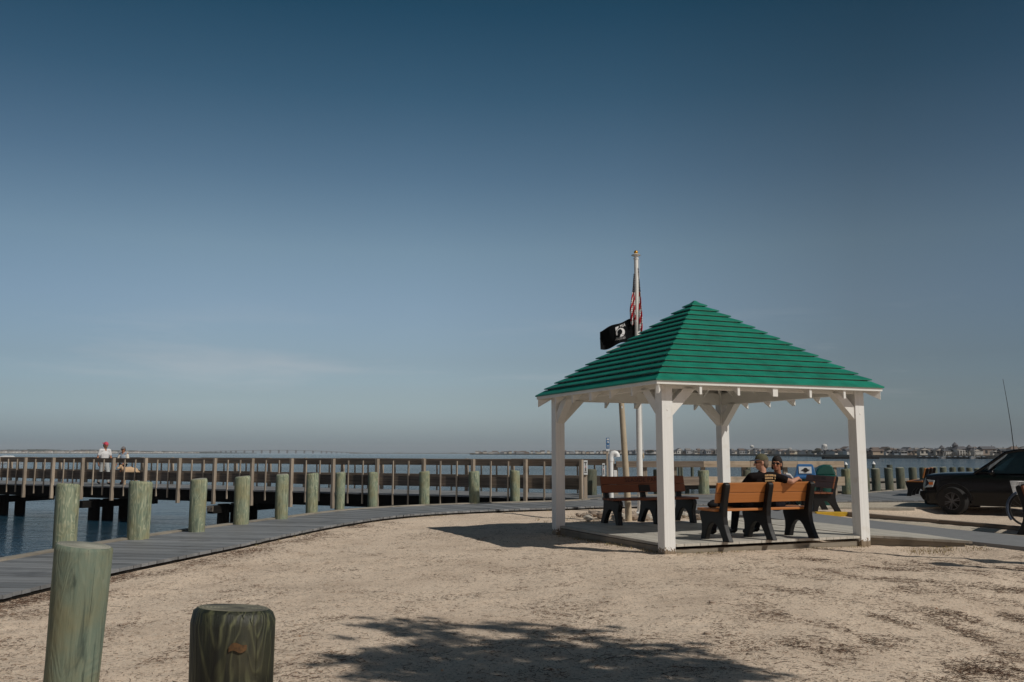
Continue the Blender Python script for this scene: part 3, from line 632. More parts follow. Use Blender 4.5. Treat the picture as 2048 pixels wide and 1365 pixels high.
# white capped mooring pilings out in the water
CAPS = [(1346, 923.5, 5.4), (1352, 924, 5), (1358, 924, 5.4), (1363, 924, 5.2), (1384, 924.5, 6.4), (1404.5, 924, 5.2), (1453, 925, 4.6), (1495, 925.5, 7), (1498.5, 924, 5), (1595, 925, 7), (1603.5, 926.5, 6.6), (1642, 925, 6), (1658.5, 926.5, 7.6), (1691.5, 926, 6.2), (1747, 925, 6)]
cl_ = ['leftmost of the cluster of four, partly behind the front gazebo post', 'second of four right of the front gazebo post', 'third of four right of the front gazebo post', 'rightmost of four right of the front gazebo post', 'standing alone between the cluster of four and the rail joint', 'above the joint of grey and tan rail', 'peeking out right of the rear gazebo post', 'the larger of two left of the seated man', 'the smaller of two left of the seated man', 'with a yellowish collar left above the blue bin', 'right above the blue bin', 'above the green bin', 'just right above the green bin', 'left of the right gazebo post above the end of the rail', 'standing alone right of the right gazebo post']
for (x, y, wpx), lb in zip(CAPS, cl_):
    Y = .30*1790/wpx*1.02; p = AT(x, y, Y); r = .15; t = thing('mooring_piling', 'white capped mooring piling, '+lb, 'piling', (p.x, Y, 0), 0, 'white capped mooring pilings')
    hgt = p.z-.16
    mb = MB(); mb.lathe([(r*1.02, -2.2), (r, hgt)], n=14); mb.build('pole', M['pilefar'], t, smooth=40)
    mb = MB(); mb.lathe([(r*1.22, hgt-.05), (r*1.25, hgt), (.01, hgt+.26)], n=14); mb.build('cone_cap', M['pvc'], t, smooth=30)
p = AT(1779, 930, 52); mb = MB(); mb.lathe([(.16, -2.2), (.155, p.z)], n=14); o = mb.build('mooring_piling', [M['pilefar']], smooth=40); o.location = (p.x, 52, 0)
tag(o, 'uncapped round mooring piling behind the row right of the right gazebo post', 'piling', 'white capped mooring pilings')
p = AT(1403+437+146, 917, 90)

#SECTION pier
# pier runs from the bend of the boardwalk out to the left
PA = Vector((2.15, 26.5, 0)); PDIR = (Vector((-22.1, 39.2, 0))-PA).normalized(); PN = Vector((-PDIR.y, PDIR.x, 0))
if PN.y < 0: PN = -PN
PW = 3.0; PZ = .12
pier = thing('pier', 'long weathered timber pier with railed sides over the water at left', 'pier', (PA.x, PA.y, 0), math.atan2(PDIR.y, PDIR.x))
# local frame: +x outward along the pier, -y (or +y) across. decide sign so that local y = PN or -PN
sgn = 1 if (Matrix.Rotation(math.atan2(PDIR.y, PDIR.x), 3, 'Z') @ Vector((0, 1, 0))).dot(PN) > 0 else -1
PLN = 44.0
mb = MB(); x = -.4
while x < PLN:
    mb.beam((x+.07, sgn*-.05, PZ-.02), (x+.07, sgn*(PW+.05), PZ-.02), .134, .04); x += .14
mb.build('deck', M['deckgrey'], pier)
for yy in (0.08, PW-.08, PW/2):
    mb = MB(); mb.beam((-.3, sgn*yy, PZ-.04-.22), (PLN, sgn*yy, PZ-.04-.22), .12, .40); mb.build('stringer', M['darkwood'], pier)
SP = 1.83
def rail_side(y, out, nposts, x0, lower=True):
    s = sgn; yo = y+out*.075
    for i in range(nposts):
        px = x0+i*SP
        if px > PLN: break
        mb = MB(); jt = rng.uniform(-.012, .012)
        mb.beam((px+jt, s*yo, -.42), (px, s*yo, PZ+1.13), .095, .13, up=(0, 1, 0)); mb.build('post', M['post'], pier, bevel=.006)
        for k in (1, 2):
            bx = px+SP*k/3
            if bx < PLN:
                mb = MB(); mb.beam((bx, s*(y+out*.04), -.22+rng.uniform(-.03, .03)), (bx, s*(y+out*.04), PZ+1.07), .045, .045); mb.build('baluster', M['post'], pier)
    yi = y-out*.03
    for z, hh in ((PZ+1.03, .20), (PZ+.42, .33)):
        i = 0; px = x0
        while px < min(x0+nposts*SP, PLN):
            mb = MB(); mb.beam((px+.004, s*yi, z+rng.uniform(-.006, .006)), (min(px+2*SP, PLN)-.004, s*yi, z), .07, hh-.02*(i % 2)); mb.build('rail', M['rail'], pier, bevel=.006); px += 2*SP; i += 1
rail_side(0, -1, 24, .10)
rail_side(PW, 1, 24, .35)
for kx in (.6, 7.6, 14.6, 21.7, 28.6, 35.6, 42.5):
    for k, yy in enumerate((.30, .95, 1.75)):
        mb = MB(); mb.lathe([(.235, -2.6), (.215, -.42)], (float(kx), sgn*yy, 0), 14); mb.build('pile', M['darkwood'], pier, smooth=40)
    mb = MB(); mb.beam((float(kx), -sgn*.35, -.60), (float(kx), sgn*(PW+.35), -.60), .30, .28)
    pc = mb.build('pile_cap', M['darkwood'], pier, bevel=.01)
    if kx < 18:
        mb = MB(); mb.box((float(kx), -sgn*.36, -.56), (.30, .02, .20)); pl_ = mb.build('plate', M['post'], pc)
        for dx in (-.08, .08):
            mb = MB(); mb.ell((float(kx)+dx, -sgn*.375, -.56), (.022, .022, .022), 8, 5); mb.build('bolt', M['black'], pl_)

# promenade rail right of the pier: two rail sections on posts
RZ = .10
fence = thing('timber_railing', 'low two-rail timber railing between pier end and bins, grey left, tan right', 'railing', (0, 0, 0))
rp0 = Vector((3.35, 29.15, 0)); rp1 = Vector((6.25, 29.5, 0)); rp2 = Vector((10.75, 29.25, 0))
for (a_, c_, mt) in ((rp0, rp1, M['rail']), (rp1, rp2, M['railtan'])):
    n = 2 if mt is M['rail'] else 3
    for k in range(n):
        p = a_.lerp(c_, k/n); q = a_.lerp(c_, (k+1)/n)
        for z, hh in ((RZ+1.0-.02, .20), (RZ+.44, .28)):
            mb = MB(); mb.beam(p+Vector((.004, 0, z)), q+Vector((-.004, 0, z)), .07, hh); mb.build('rail', mt, fence, bevel=.006)
for k in range(7):
    p = rp0.lerp(rp1, k/3) if k <= 3 else rp1.lerp(rp2, (k-3)/3.4)
    mb = MB(); p = p+Vector((0, .11, 0)); mb.beam(p+Vector((0, 0, -.5)), p+Vector((0, 0, RZ+1.0)), .14, .12, up=(0, 1, 0)); mb.build('post', M['post'], fence, bevel=.006)
mb = MB(); mb.beam((10.45, 29.33, -.3), (10.45, 29.33, 1.0), .12, .12, up=(0, 1, 0)); mb.build('post', M['post'], fence)

# short gate posts with hanging gauge signs at the pier mouth
def gauge(x, y0, y1, Y, wpx, label, post_y):
    p = AT(x, (y0+y1)/2, Y); t = thing('sign_post', label, 'sign', (p.x, Y, 0)); hgt = (AT(x, y0, Y)-AT(x, y1, Y)).length; wd = wpx*Y/1790
    mb = MB(); mb.beam((0, .05, -.1), (0, .05, p.z+hgt/2-.1), .10, .08, up=(0, 1, 0)); mb.build('post', M['post'], t)
    mb = MB(); mb.box((0, -.02, p.z), (wd, .03, hgt)); sg = mb.build('sign_board', M['signwhite'], t, bevel=.003)
    mb = MB()
    mb.box((0, -.0375, p.z+hgt*.34), (wd*.7, .004, .02)); mb.box((0, -.0375, p.z+hgt*.26), (wd*.14, .004, .10)); mb.box((0, -.0375, p.z-hgt*.32), (wd*.7, .004, .02))
    for k in range(5): mb.box((0, -.0375, p.z-hgt*(.05+.045*k)), (wd*.38, .004, .010))
    mb.build('marking', M['ink'], sg); mb = MB(); mb.ell((0, -.038, p.z+hgt*.03), (.014, .003, .018), 8, 5); mb.build('red_mark', M['redcap'], sg); return t
gauge(1171, 921, 950, 26.6, 8, 'white rule sign hung on the pier end post, with a red mark and black lines', 0)
t2 = gauge(1207, 927, 953, 28.3, 5, 'narrow white rule sign on the rail post left of the white vent pipe', 0)
# tall sign stake
Y = 27.6; p = AT(1216, 878, Y); t = thing('sign_stake', 'tall wooden stake with blue and white notice strips beside the white vent pipe', 'sign', (AT(1215, 940, Y).x, Y, 0))
mb = MB(); mb.beam((0, 0, 0), (0.0, 0, p.z+.02), .06, .05, up=(0, 1, 0)); mb.build('stake', M['post'], t)
for k, (za, zb, mt) in enumerate(((876, 898, M['blue_sign']), (898, 903, M['signwhite']))):
    z1 = AT(1216, za, Y).z; z0 = AT(1216, zb, Y).z; mb = MB(); mb.box((.015, -.04, (z0+z1)/2), (.105, .012, z1-z0-.004)); q = mb.build('sign_board', mt, t)
    if k == 0:
        mb = MB()
        mb.box((.02, -.049, z1-.05), (.07, .004, .05)); mb.box((.02, -.049, z1-.235), (.07, .004, .015)); mb.box((.02, -.049, z1-.28), (.07, .004, .015)); mb.lathe([(.028, 0), (.001, .002)], (.02, -.049, z1-.14), 10)
        mb.ell((.02, -.048, z1-.14), (.03, .003, .03), 10, 6); mb.build('marking', M['signwhite'], q)
# white vent pipe with elbow
Y = 27.0; s = Y/1790; pb = AT(1222, 955, Y); t = thing('vent_pipe', 'thick white plastic vent pipe with a hooked elbow top behind the dark bench', 'pipe', (pb.x, Y, 0))
zt = AT(1222, 919, Y).z
mb = MB(); mb.lathe([(.072, .1), (.072, zt-.02)], n=20); mb.lathe([(.084, zt-.06), (.084, zt+.03)], n=20); pp = mb.build('pipe', M['pvc'], t, smooth=40)
mb = MB(); ez = zt+.02
mb.tube([(0, 0, ez), (0, 0, ez+.05), (.02, 0, ez+.11), (.06, 0, ez+.155), (.12, 0, ez+.165), (.17, 0, ez+.15), (.19, 0, ez+.12), (.195, 0, ez+.05)], [.08, .08, .08, .08, .08, .078, .08, .085], 18); mb.build('elbow', M['pvc'], t, smooth=50)
mb = MB(); mb.box((.13, 0.02, .62), (.09, .10, .62)); mb.build('meter_box', M['pvc'], t, bevel=.01)
mb = MB(); mb.box((.02, -.076, .33), (.10, .006, .02)); mb.build('band', M['ink'], t)

# low docks beyond the pilings at right
def dock(x0, y0, x1, y1, w, z, label, th=.35):
    a_ = Vector((x0, y0, 0)); c_ = Vector((x1, y1, 0)); d = (c_-a_); ln = d.length; ang = math.atan2(d.y, d.x)
    t = thing('dock', label, 'dock', a_, ang); mb = MB(); n = int(ln/.6)
    for i in range(n): mb.beam(((i+.5)*ln/n, 0, z-.02), ((i+.5)*ln/n, w, z-.02), ln/n-.02, .04)
    mb.build('deck', M['cap'], t)
    mb = MB(); mb.beam((0, .05, z-.04-th/2), (ln, .05, z-.04-th/2), .1, th); mb.build('fascia', M['darkwood'], t)
    for i in range(0, int(ln/5)+1):
        mb = MB(); mb.lathe([(.14, -2), (.14, z-.05)], (min(i*5+.5, ln-.3), .3, 0), 10); mb.build('pile', M['pilefar'], t)
dock(12.6, 37.5, 24.5, 45, 4.5, -.12, 'wide pale low dock just behind the row of pilings right of the gazebo')
dock(11.5, 56, 36, 58.5, 5, -.30, 'long low dark dock farther out behind the row of pilings right of the gazebo', .4)
dock(9.6, 52, 11.3, 52, 5, -.25, 'short low dock end seen below the rail near the green bin')
dock(10.5*1.05, 62, 26, 62.3, 4, -.35, 'thin distant low dock line between the bins and the right gazebo post')
dock(7.2*1.4, 59, 20, 59.5, 3, -.38, 'narrow low dock seen through the tan rail behind the seated couple')
#SECTION gazebo
GC = Vector((3.245, 15.695, 0)); GA = R(22.5)
gz = thing('gazebo', 'open square gazebo with white posts and a stepped green hip roof on the sand', 'gazebo', GC, GA)
HS = 1.83; PWD = .185; EV = 2.15; ZE = 2.49; ZAP = 4.10; SL = (ZAP-ZE)/EV
# posts: local x = b, y = a
def umber(x): return x
for sx in (-1, 1):
    for sy in (-1, 1):
        mb = MB(); mb.beam((sx*HS, sy*HS, -.25), (sx*HS, sy*HS, 2.66), PWD, PWD, up=(0, 1, 0)); po = mb.build('post', M['postwhite'], gz, bevel=.006)
        mb = MB()
        for dx, dy in ((-sy*0, -1), (0, 1)):
            mb.ell((sx*HS+.0, sy*HS+dy*PWD/2, 2.08), (.014, .008, .014), 8, 5)
        mb.build('bolt', M['white'], po)
# ragged chipped dark bases
for sx, sy in ((-1, -1), (1, -1), (-1, 1)):
    pass
BH = .23; ZB = 2.40
for s_ in (-1, 1):
    mb = MB(); mb.beam((-HS+PWD/2+.001, s_*(HS+.045), ZB+BH/2), (HS-PWD/2-.001, s_*(HS+.045), ZB+BH/2), .05, BH); mb.build('beam', M['white'], gz, bevel=.004)
    mb = MB(); mb.beam((s_*(HS+.045), -HS+PWD/2+.001, ZB+BH/2), (s_*(HS+.045), HS-PWD/2-.001, ZB+BH/2), .05, BH); mb.build('beam', M['white'], gz, bevel=.004)
    mb = MB(); mb.beam((-HS+PWD/2+.001, s_*(HS-.045), ZB+BH/2), (HS-PWD/2-.001, s_*(HS-.045), ZB+BH/2), .05, BH); mb.build('beam', M['white'], gz, bevel=.004)
    mb = MB(); mb.beam((s_*(HS-.045), -HS+PWD/2+.001, ZB+BH/2), (s_*(HS-.045), HS-PWD/2-.001, ZB+BH/2), .05, BH); mb.build('beam', M['white'], gz, bevel=.004)
# knee braces
for sx in (-1, 1):
    for sy in (-1, 1):
        for ax in (0, 1):
            h = PWD/2-.004; poly = [(h, 1.98), (h+.43, 2.405), (h+.43+.02, 2.44), (h+.24, 2.44), (h+.20, 2.39), (h, 2.19)]
            mb = MB()
            if ax == 0: mb.prism([(sx*(HS-p), z) for p, z in poly], sy*HS-.07, sy*HS+.07, 'xz')
            else: mb.prism([(sy*(HS-p), z) for p, z in poly], sx*HS-.07, sx*HS+.07, 'yz')
            mb.build('brace', M['white'], gz, bevel=.004)
def zu(r): return ZE+(EV-r)*SL-.022
RD = .175
def rafter(off, side, w=.045):
    r_in = max(abs(off)+.02, .06); r_out = 2.105
    poly = [(r_out, zu(r_out)), (r_in, zu(r_in)), (r_in, zu(r_in)-RD*1.2), (r_out-.0, zu(r_out)-RD*1.12)]
    mb = MB()
    if side == 0: mb.prism([(-p, z) for p, z in poly], off-w/2, off+w/2, 'yz')
    if side == 1: mb.prism([(p, z) for p, z in poly], off-w/2, off+w/2, 'yz')
    if side == 2: mb.prism([(-p, z) for p, z in poly], off-w/2, off+w/2, 'xz')
    if side == 3: mb.prism([(p, z) for p, z in poly], off-w/2, off+w/2, 'xz')
    mb.build('rafter', M['white'], gz, bevel=.003)
for side in range(4):
    for off in (-1.36, -.68, 0, .68, 1.36): rafter(off, side, .095 if off == 0 else .045)
for k in range(4):
    mb = MB(); poly = [(2.105*1.414, zu(2.105)), (.05, zu(.035)), (.05, zu(.035)-.2), (2.105*1.414, zu(2.105)-.2)]
    mb.T = Matrix.Rotation(R(45+90*k), 4, 'Z'); mb.prism(poly, -.022, .022, 'xz'); mb.build('hip_rafter', M['white'], gz, bevel=.003)
# sheathing under the shingles + thin white fascia
mb = MB()
def sq(r, z): return [Vector((-r, -r, z)), Vector((r, -r, z)), Vector((r, r, z)), Vector((-r, r, z))]
mb.rings([sq(2.125, zu(2.125)+.002), sq(.03, zu(.03)+.002), sq(.02, zu(.02)+.012), sq(2.125, zu(2.125)+.014)], closed=True); mb.build('sheathing', M['white'], gz)
for k in range(4):
    mb = MB(); mb.T = Matrix.Rotation(R(90*k), 4, 'Z'); e_ = 2.128
    mb.prism([(-e_, -e_), (e_, -e_), (e_-.02, -e_+.02), (-e_+.02, -e_+.02)], ZE-.048, ZE+.004, 'xy'); mb.build('fascia', M['white'], gz)
# stepped green roof: 15 overlapping courses
mb = MB(); NC = 15
for i in range(NC):
    r0 = EV*(1-i/NC); r1 = EV*(1-(i+1)/NC); z0 = ZE+(EV-r0)*SL; z1 = ZE+(EV-r1)*SL; t = .017; lift = .052; ov = .016
    if i == NC-1: r1 = .012
    zt0 = z0+lift-ov*.5
    ra = r0+(ov if i else .0)
    if i == 0: zt0 = z0+.026; lo = z0+.003
    else: lo = zt0-t
    rec = r0-.07
    A_ = sq(ra, zt0); B_ = sq(max(r1, .01), z1+.012); C_ = sq(ra, lo); D_ = sq(max(rec, .005), lo+.045)
    mb.rings([D_, C_, A_, B_], caps=(i == NC-1))
roof = mb.build('roof', M['green_roof'], gz)
mb = MB(); mb.rings([sq(.10, ZAP-.03), sq(.10, ZAP-.045), sq(.015, ZAP+.03)][::1]); mb.build('roof_cap', M['green_roof'], gz)

# gazebo deck: a platform of boards running front to back
dk = thing('wooden_deck', 'raised tan plank platform under the gazebo with plank ends along its front edge', 'deck', GC, GA)
mb = MB(); DZ = .13; x = -HS-.02
while x < HS+.0:
    mb.beam((x+.07, -1.90+rng.uniform(-.005, .005), DZ-.019), (x+.07, 1.90, DZ-.019), .132, .038, mi=0); x += .138
mb.build('planks', M['decktan'], dk)
mb = MB()
mb.beam((-HS+.12, -1.835, -.045), (HS-.1, -1.835, -.045), .04, .19); mb.beam((-HS+.005, -1.72, -.02), (-HS+.005, 1.75, -.02), .04, .20); mb.beam((-HS, 1.88, -.02), (HS, 1.88, -.02), .04, .20)
mb.build('skirt', M['skirt'], dk)
# wedge ramp between gazebo deck and path
ramp_ = thing('deck_ramp', 'triangular tan plank apron between the gazebo platform and the grey path', 'deck', (5.6, 14.6, 0), 0)
mb = MB()
apron = [(5.78, 14.80), (7.05, 13.98), (6.90, 15.2), (6.5, 16.4), (5.95, 18.05), (4.75, 18.9), (4.35, 18.3)]
def clip_poly(poly, n, d0, d1):
    """part of a convex-ish polygon with d0 <= n.p < d1"""
    def cut(P, s, d):
        out = []
        for i in range(len(P)):
            a_, c_ = P[i], P[(i+1) % len(P)]; da = s*(n[0]*a_[0]+n[1]*a_[1]-d); dc = s*(n[0]*c_[0]+n[1]*c_[1]-d)
            if da >= 0: out.append(a_)
            if (da > 0) != (dc > 0):
                t = da/(da-dc); out.append((a_[0]+(c_[0]-a_[0])*t, a_[1]+(c_[1]-a_[1])*t))
        return out
    P = cut(poly, 1, d0); return cut(P, -1, d1) if P else P
nb = (math.cos(GA), math.sin(GA)); ds = [nb[0]*x+nb[1]*y for x, y in apron]; d = min(ds)
while d < max(ds):
    P_ = clip_poly(apron, nb, d+.003, d+.135)
    if len(P_) > 2:
        r_ = rng.random(); q = [(x-5.6, y-14.6) for x, y in P_]
        zf = lambda x, y: .126-.030*min(1, max(0, ((x+5.6)*nb[0]+(y+14.6)*nb[1]-min(ds))/(max(ds)-min(ds))))
        top = [mb.add((x, y, zf(x, y))) for x, y in q]; bot = [mb.add((x, y, zf(x, y)-.038)) for x, y in q]
        uv = [((x*-math.sin(GA)+y*math.cos(GA))+r_*37, x*nb[0]+y*nb[1]) for x, y in q]
        mb.face(top, uv, 0, r_); mb.face(bot[::-1], uv[::-1], 0, r_)
        for j in range(len(q)):
            k = (j+1) % len(q); mb.face([top[j], bot[j], bot[k], top[k]], [uv[j], uv[j], uv[k], uv[k]], 0, r_)
    d += .138
mb.build('planks', M['decktan'], ramp_)
mb = MB(); mb.beam((.22, .235, -.0), (1.38, -.52, -.01), .04, .16); mb.build('skirt', M['skirt'], ramp_)

#SECTION benches
FR = [(-.125, 0), (-.055, .13), (-.005, .25), (.012, .36), (.0, .50), (-.035, .65), (-.078, .80), (-.080, .84), (-.062, .868), (-.03, .875), (.0, .86), (.018, .82), (.05, .68), (.085, .55), (.115, .44), (.58, .44), (.615, .42), (.62, .37), (.60, .31), (.575, .24), (.575, .14), (.61, 0),
      (.475, 0), (.455, .09), (.42, .17), (.36, .235), (.29, .265), (.22, .255), (.155, .20), (.10, .12), (.05, .04), (.04, 0)]
def bench(label, loc, rz, planks, text=False, plaque=False, nm='park_bench'):
    t = thing(nm, label, 'bench', loc, rz, 'plastic plank park benches')
    for x in (-.80, 0, .80):
        mb = MB(); mb.prism(FR, x-.045, x+.045, 'yz'); mb.build('end_frame' if x else 'middle_frame', M['black'], t, bevel=.014)
    for k in range(3):
        mb = MB(); mb.box((0, .185+k*.155, .44+.019), (1.84, .148, .038)); mb.build('seat_plank', planks, t, bevel=.006)
    # back planks lie against the front of the uprights
    d = Vector((0, -.075, .30)).normalized(); nrm = Vector((0, d.z, -d.y)); tl = Matrix.Rotation(math.atan2(.075, .30), 3, 'X')
    base = Vector((0, .082, .565))
    for k in range(2):
        c = base+d*(.076+k*.156)+nrm*.021
        mb = MB(); mb.box(c, (1.84, .038, .150), tilt=tl); bp_ = mb.build('back_plank', planks, t, bevel=.006)
        if text and k == 1:
            mb = MB(); c2 = c+nrm*.0205
            text_mb(mb, 'SEASIDE PARK', .115, lambda u, v: c2+Vector((-u, 0, 0))+d*v, sx=1.12); mb.build('lettering', M['ink'], bp_, fix=False)
        if plaque and k == 0:
            mb = MB(); mb.box(c+nrm*.024, (.24, .012, .12), tilt=tl); mb.build('plaque', M['ink'], bp_)
    return t
near = bench('orange plank bench with black frames, seen from behind with the couple on it', (3.94, 13.93, DZ), GA, M['benchwood'])
dark = bench('shade-coloured orange bench lettered SEASIDE PARK at the back of the gazebo platform', (2.50, 17.50, DZ), GA+math.pi, M['benchshade'], True, True)
b3 = bench('shade-coloured orange lettered bench standing side-on in front of the blue and green bins', (7.98, 23.30, .0), R(93), M['benchshade'], True)
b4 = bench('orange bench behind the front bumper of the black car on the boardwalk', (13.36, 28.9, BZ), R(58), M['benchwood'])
b5 = bench('dark bench at the right edge of the photo beside the bicycle, end frame showing', (9.52, 16.80, .0), R(-124.8), M['benchshade'])
for q in b3.children:
    pass
# black bag on the near bench
bl = thing('shoulder_bag', 'slumped black bag on the left end of the orange bench seat', 'bag', near.matrix_world @ Vector((0, 0, 0)))
bl.location = GC*0+Vector((3.94, 13.93, 0))+Matrix.Rotation(GA, 3, 'Z') @ Vector((-.72, .44, DZ+.478)); bl.rotation_euler = (0, 0, GA); bl.scale = (.62, .62, .62)
mb = MB(); mb.ell((0, 0, .075), (.15, .09, .09)); mb.ell((.05, .01, .09), (.10, .08, .10)); mb.build('pouch', M['bagm'], bl, remesh=.012)
mb = MB(); mb.tube([(-.1, 0, .10), (-.07, -.02, .17), (.0, -.03, .19), (.07, -.02, .17), (.11, 0, .11)], .009, 8); mb.build('strap', M['bagm'], bl)

# bins
t = thing('recycling_bin', 'dark slatted bin with a blue hood and a round black opening on a white panel', 'bin', (8.02, 24.75, .03), R(-14))
mb = MB(); mb.lathe([(.25, 0), (.255, .05), (.27, .70), (.275, .74)], n=24); mb.build('body', M['binbody'], t, smooth=40)
mb = MB(); s0 = [(-.29, -.27), (.29, -.27), (.29, .27), (-.29, .27)]
def rr(sc, z, sy=1): return [Vector((x*sc, y*sc*sy, z)) for x, y in s0]
mb.rings([rr(1.02, .72), rr(1.02, .78), rr(.92, .80), rr(.90, .84), rr(.70, 1.08), rr(.60, 1.11)]); hood = mb.build('hood', M['bluebin'], t, bevel=.012)
mb = MB(); tl = Matrix.Rotation(-math.atan2(.055, .24), 3, 'X'); mb.box((-.01, -.228, .955), (.33, .012, .185), tilt=tl); pn = mb.build('panel', M['signwhite'], hood)
mb = MB(); mb.rings([[Vector((.062*math.cos(a), -.240+(.055/.24)*.062*math.sin(a)-e, .955+.062*math.sin(a))) for a in [2*math.pi*i/20 for i in range(20)]] for e in (-.006, .006)]); mb.build('opening', M['ink'], pn)
mb = MB(); mb.box((.0, -.246, .955), (.20, .006, .03), tilt=tl); mb.build('opening_slot', M['ink'], pn)
t = thing('litter_bin', 'dark green litter bin with a tilted green domed lid and side opening', 'bin', (8.62, 24.95, .03), R(-8))
mb = MB(); mb.lathe([(.25, 0), (.255, .05), (.27, .70), (.275, .74)], n=24); mb.build('body', M['greenbin'], t, smooth=40)
mb = MB(); pr = [(-.27, 0), (-.26, .10), (-.20, .20), (-.10, .27), (.02, .30), (.13, .295), (.17, .28), (.25, .06), (.26, 0)]
mb.prism([(x, .80+z) for x, z in pr], -.20, .20, 'xz'); lid = mb.build('lid', M['greenbin'], t, bevel=.04)
mb = MB(); mb.box((.235, 0, .92), (.02, .24, .17), tilt=Matrix.Rotation(R(-20), 3, 'Y')); mb.build('opening', M['ink'], lid)
mb = MB(); mb.lathe([(.30, .74), (.315, .755), (.315, .80), (.27, .815)], n=28); mb.build('rim', M['greenbin'], t, smooth=40)

#SECTION flags
fp0 = G(1281, 1028); fpx, fpy = fp0.x, fp0.y
FT = AT(1271, 512, fpy).z
t = thing('flagpole', 'tall white flagpole with a gold ball finial behind the gazebo', 'flagpole', (fpx, fpy, 0))
mb = MB(); mb.lathe([(.075, 0), (.072, 1.5), (.062, 4), (.052, FT-.05)], n=20); mb.build('pole', M['white'], t, smooth=40)
mb = MB(); mb.lathe([(.15, 0), (.15, .02), (.09, .05), (.078, .09)], n=24); mb.build('base_flange', M['white'], t, smooth=40)
mb = MB(); mb.lathe([(.056, FT-.10), (.066, FT-.085), (.066, FT-.06), (.05, FT-.05), (.045, FT-.02), (.11, FT), (.112, FT+.02), (.06, FT+.045), (.02, FT+.05)], n=24); tr = mb.build('truck', M['pvc'], t, smooth=30)
mb = MB(); mb.lathe([(.0675, FT-.004+.0), (.114, FT+.006), (.114, FT+.014)], n=24, caps=False); mb.build('dark_ring', M['ink'], tr)
mb = MB(); mb.ell((0, 0, FT+.085), (.052, .052, .052), 18, 12); mb.build('finial', M['gold'], t, smooth=80)
mb = MB(); mb.tube([(.085, -.03, 1.3), (.075, -.03, 2.5), (.065, -.03, FT-.1)], .006, 6); mb.build('halyard', M['whitecloth'], t)
mb = MB(); mb.ell((.09, -.03, AT(1290, 912, fpy).z), (.02, .02, .075), 10, 8); mb.build('cleat', M['tanpole'], t)
# striped flag hanging in folds
fm_, N, L, b = newmat('striped_flag_cloth'); uv = n_(N, 'UVMap'); sx_ = n_(N, 'SeparateXYZ'); L.new(uv.outputs[0], sx_.inputs[0])
fr = math_(N, L, 'FRACT', math_(N, L, 'MULTIPLY', sx_.outputs[0], 6.5)); st_ = math_(N, L, 'GREATER_THAN', fr, .5)
c = mixc(N, L, st_, (.55, .012, .025), (.66, .66, .66))
# canton: navy with white dots
vo = n_(N, 'TexVoronoi', i_Scale=1.0, i_Randomness=0); mp = n_(N, 'Mapping'); mp.inputs['Scale'].default_value = (24, 24, 1); L.new(uv.outputs[0], mp.inputs[0]); L.new(mp.outputs[0], vo.inputs['Vector'])
dots = math_(N, L, 'LESS_THAN', vo.outputs['Distance'], .28); cc = mixc(N, L, dots, (.012, .016, .05), (.6, .6, .6))
isc = math_(N, L, 'GREATER_THAN', sx_.outputs[1], .62); c = mixc(N, L, isc, c, cc); L.new(c, b.inputs['Base Color']); b.inputs['Roughness'].default_value = .9
us = thing('striped_flag', 'red and white striped flag with a navy corner hanging furled against the white pole', 'flag', (fpx, fpy, 0))
def hang(y_top, y_bot, x_mid, wtop, wbot, seed, side, slant):
    zt_ = AT(1271, y_top, fpy).z; zb_ = AT(1271, y_bot, fpy).z; mb = MB(); nu, nv = 18, 26
    def P(u, v):
        z = zt_+(zb_-zt_)*v; w_ = (wtop+(wbot-wtop)*min(1, v*1.4)); x = side*(x_mid+w_*(u+.06*math.sin(v*9+seed)*v)); y = .035*math.sin(u*9+seed+v*3)*(.3+v)-.02*math.cos(u*4+v*6)
        if v > .9: z += .05*math.sin(u*7)
        return Vector((x, y-.03, z))
    for i in range(nu):
        for j in range(nv):
            u0, u1, v0, v1 = i/nu, (i+1)/nu, j/nv, (j+1)/nv
            mb.quad([P(u0, v0), P(u1, v0), P(u1, v1), P(u0, v1)], r=.5, uvs=[(v*.75+slant*u, 1-v) for u, v in ((u0, v0), (u1, v0), (u1, v1), (u0, v1))])
    return mb
o = hang(537, 664, .035, .02, .085, 0, 1, .12).build('lit_fold', fm_, us, smooth=60, fix=False)
sm_ = o.modifiers.new('t', 'SOLIDIFY'); sm_.thickness = .004
o = hang(548, 648, .045, .02, .13, 2, -1, -.2).build('shaded_fold', fm_, us, smooth=60, fix=False)
sm_ = o.modifiers.new('t', 'SOLIDIFY'); sm_.thickness = .004
# black flag flying left
bf = thing('black_flag', 'black flag with a white round emblem and MIA lettering blowing left from the pole', 'flag', (fpx, fpy, 0))
ZT = AT(1267, 636, fpy).z; ZBt = AT(1267, 690, fpy).z; FH = .54; FL = .86
def fs(u, v):
    """u 0..1 from hoist to fly, v 0..1 top to bottom"""
    x = -.06-FL*u*(1-.03*math.sin(u*6)); y = .10*math.sin(u*8+v*1.6)*(.25+u)-.02; z = ZT-FH*v*(1-.12*u*u)-.30*u+.04*math.sin(u*5+.5)*u+.018*math.sin(u*11+v*3)
    return Vector((x, y, z))
mb = MB(); nu, nv = 40, 22
for i in range(nu):
    for j in range(nv):
        e = lambda u, v: fs(min(u, 1)-(.07*abs(math.sin(v*17))+.05*abs(math.sin(v*6+1)) if u > .98 else 0), v)
        mb.quad([e(i/nu, j/nv), e((i+1)/nu, j/nv), e((i+1)/nu, (j+1)/nv), e(i/nu, (j+1)/nv)], r=.5)
fl = mb.build('cloth', M['blackcloth'], bf, smooth=80, fix=False); sm_ = fl.modifiers.new('t', 'SOLIDIFY'); sm_.thickness = .003
def em(px, py):
    """emblem coordinates (m, right/up, centre of the flag) -> cloth, just in front"""
    u = (.42-px)/FL*1.0; v = .5-py/FH; p = fs(u, v); return p+Vector((0, -.012, 0))
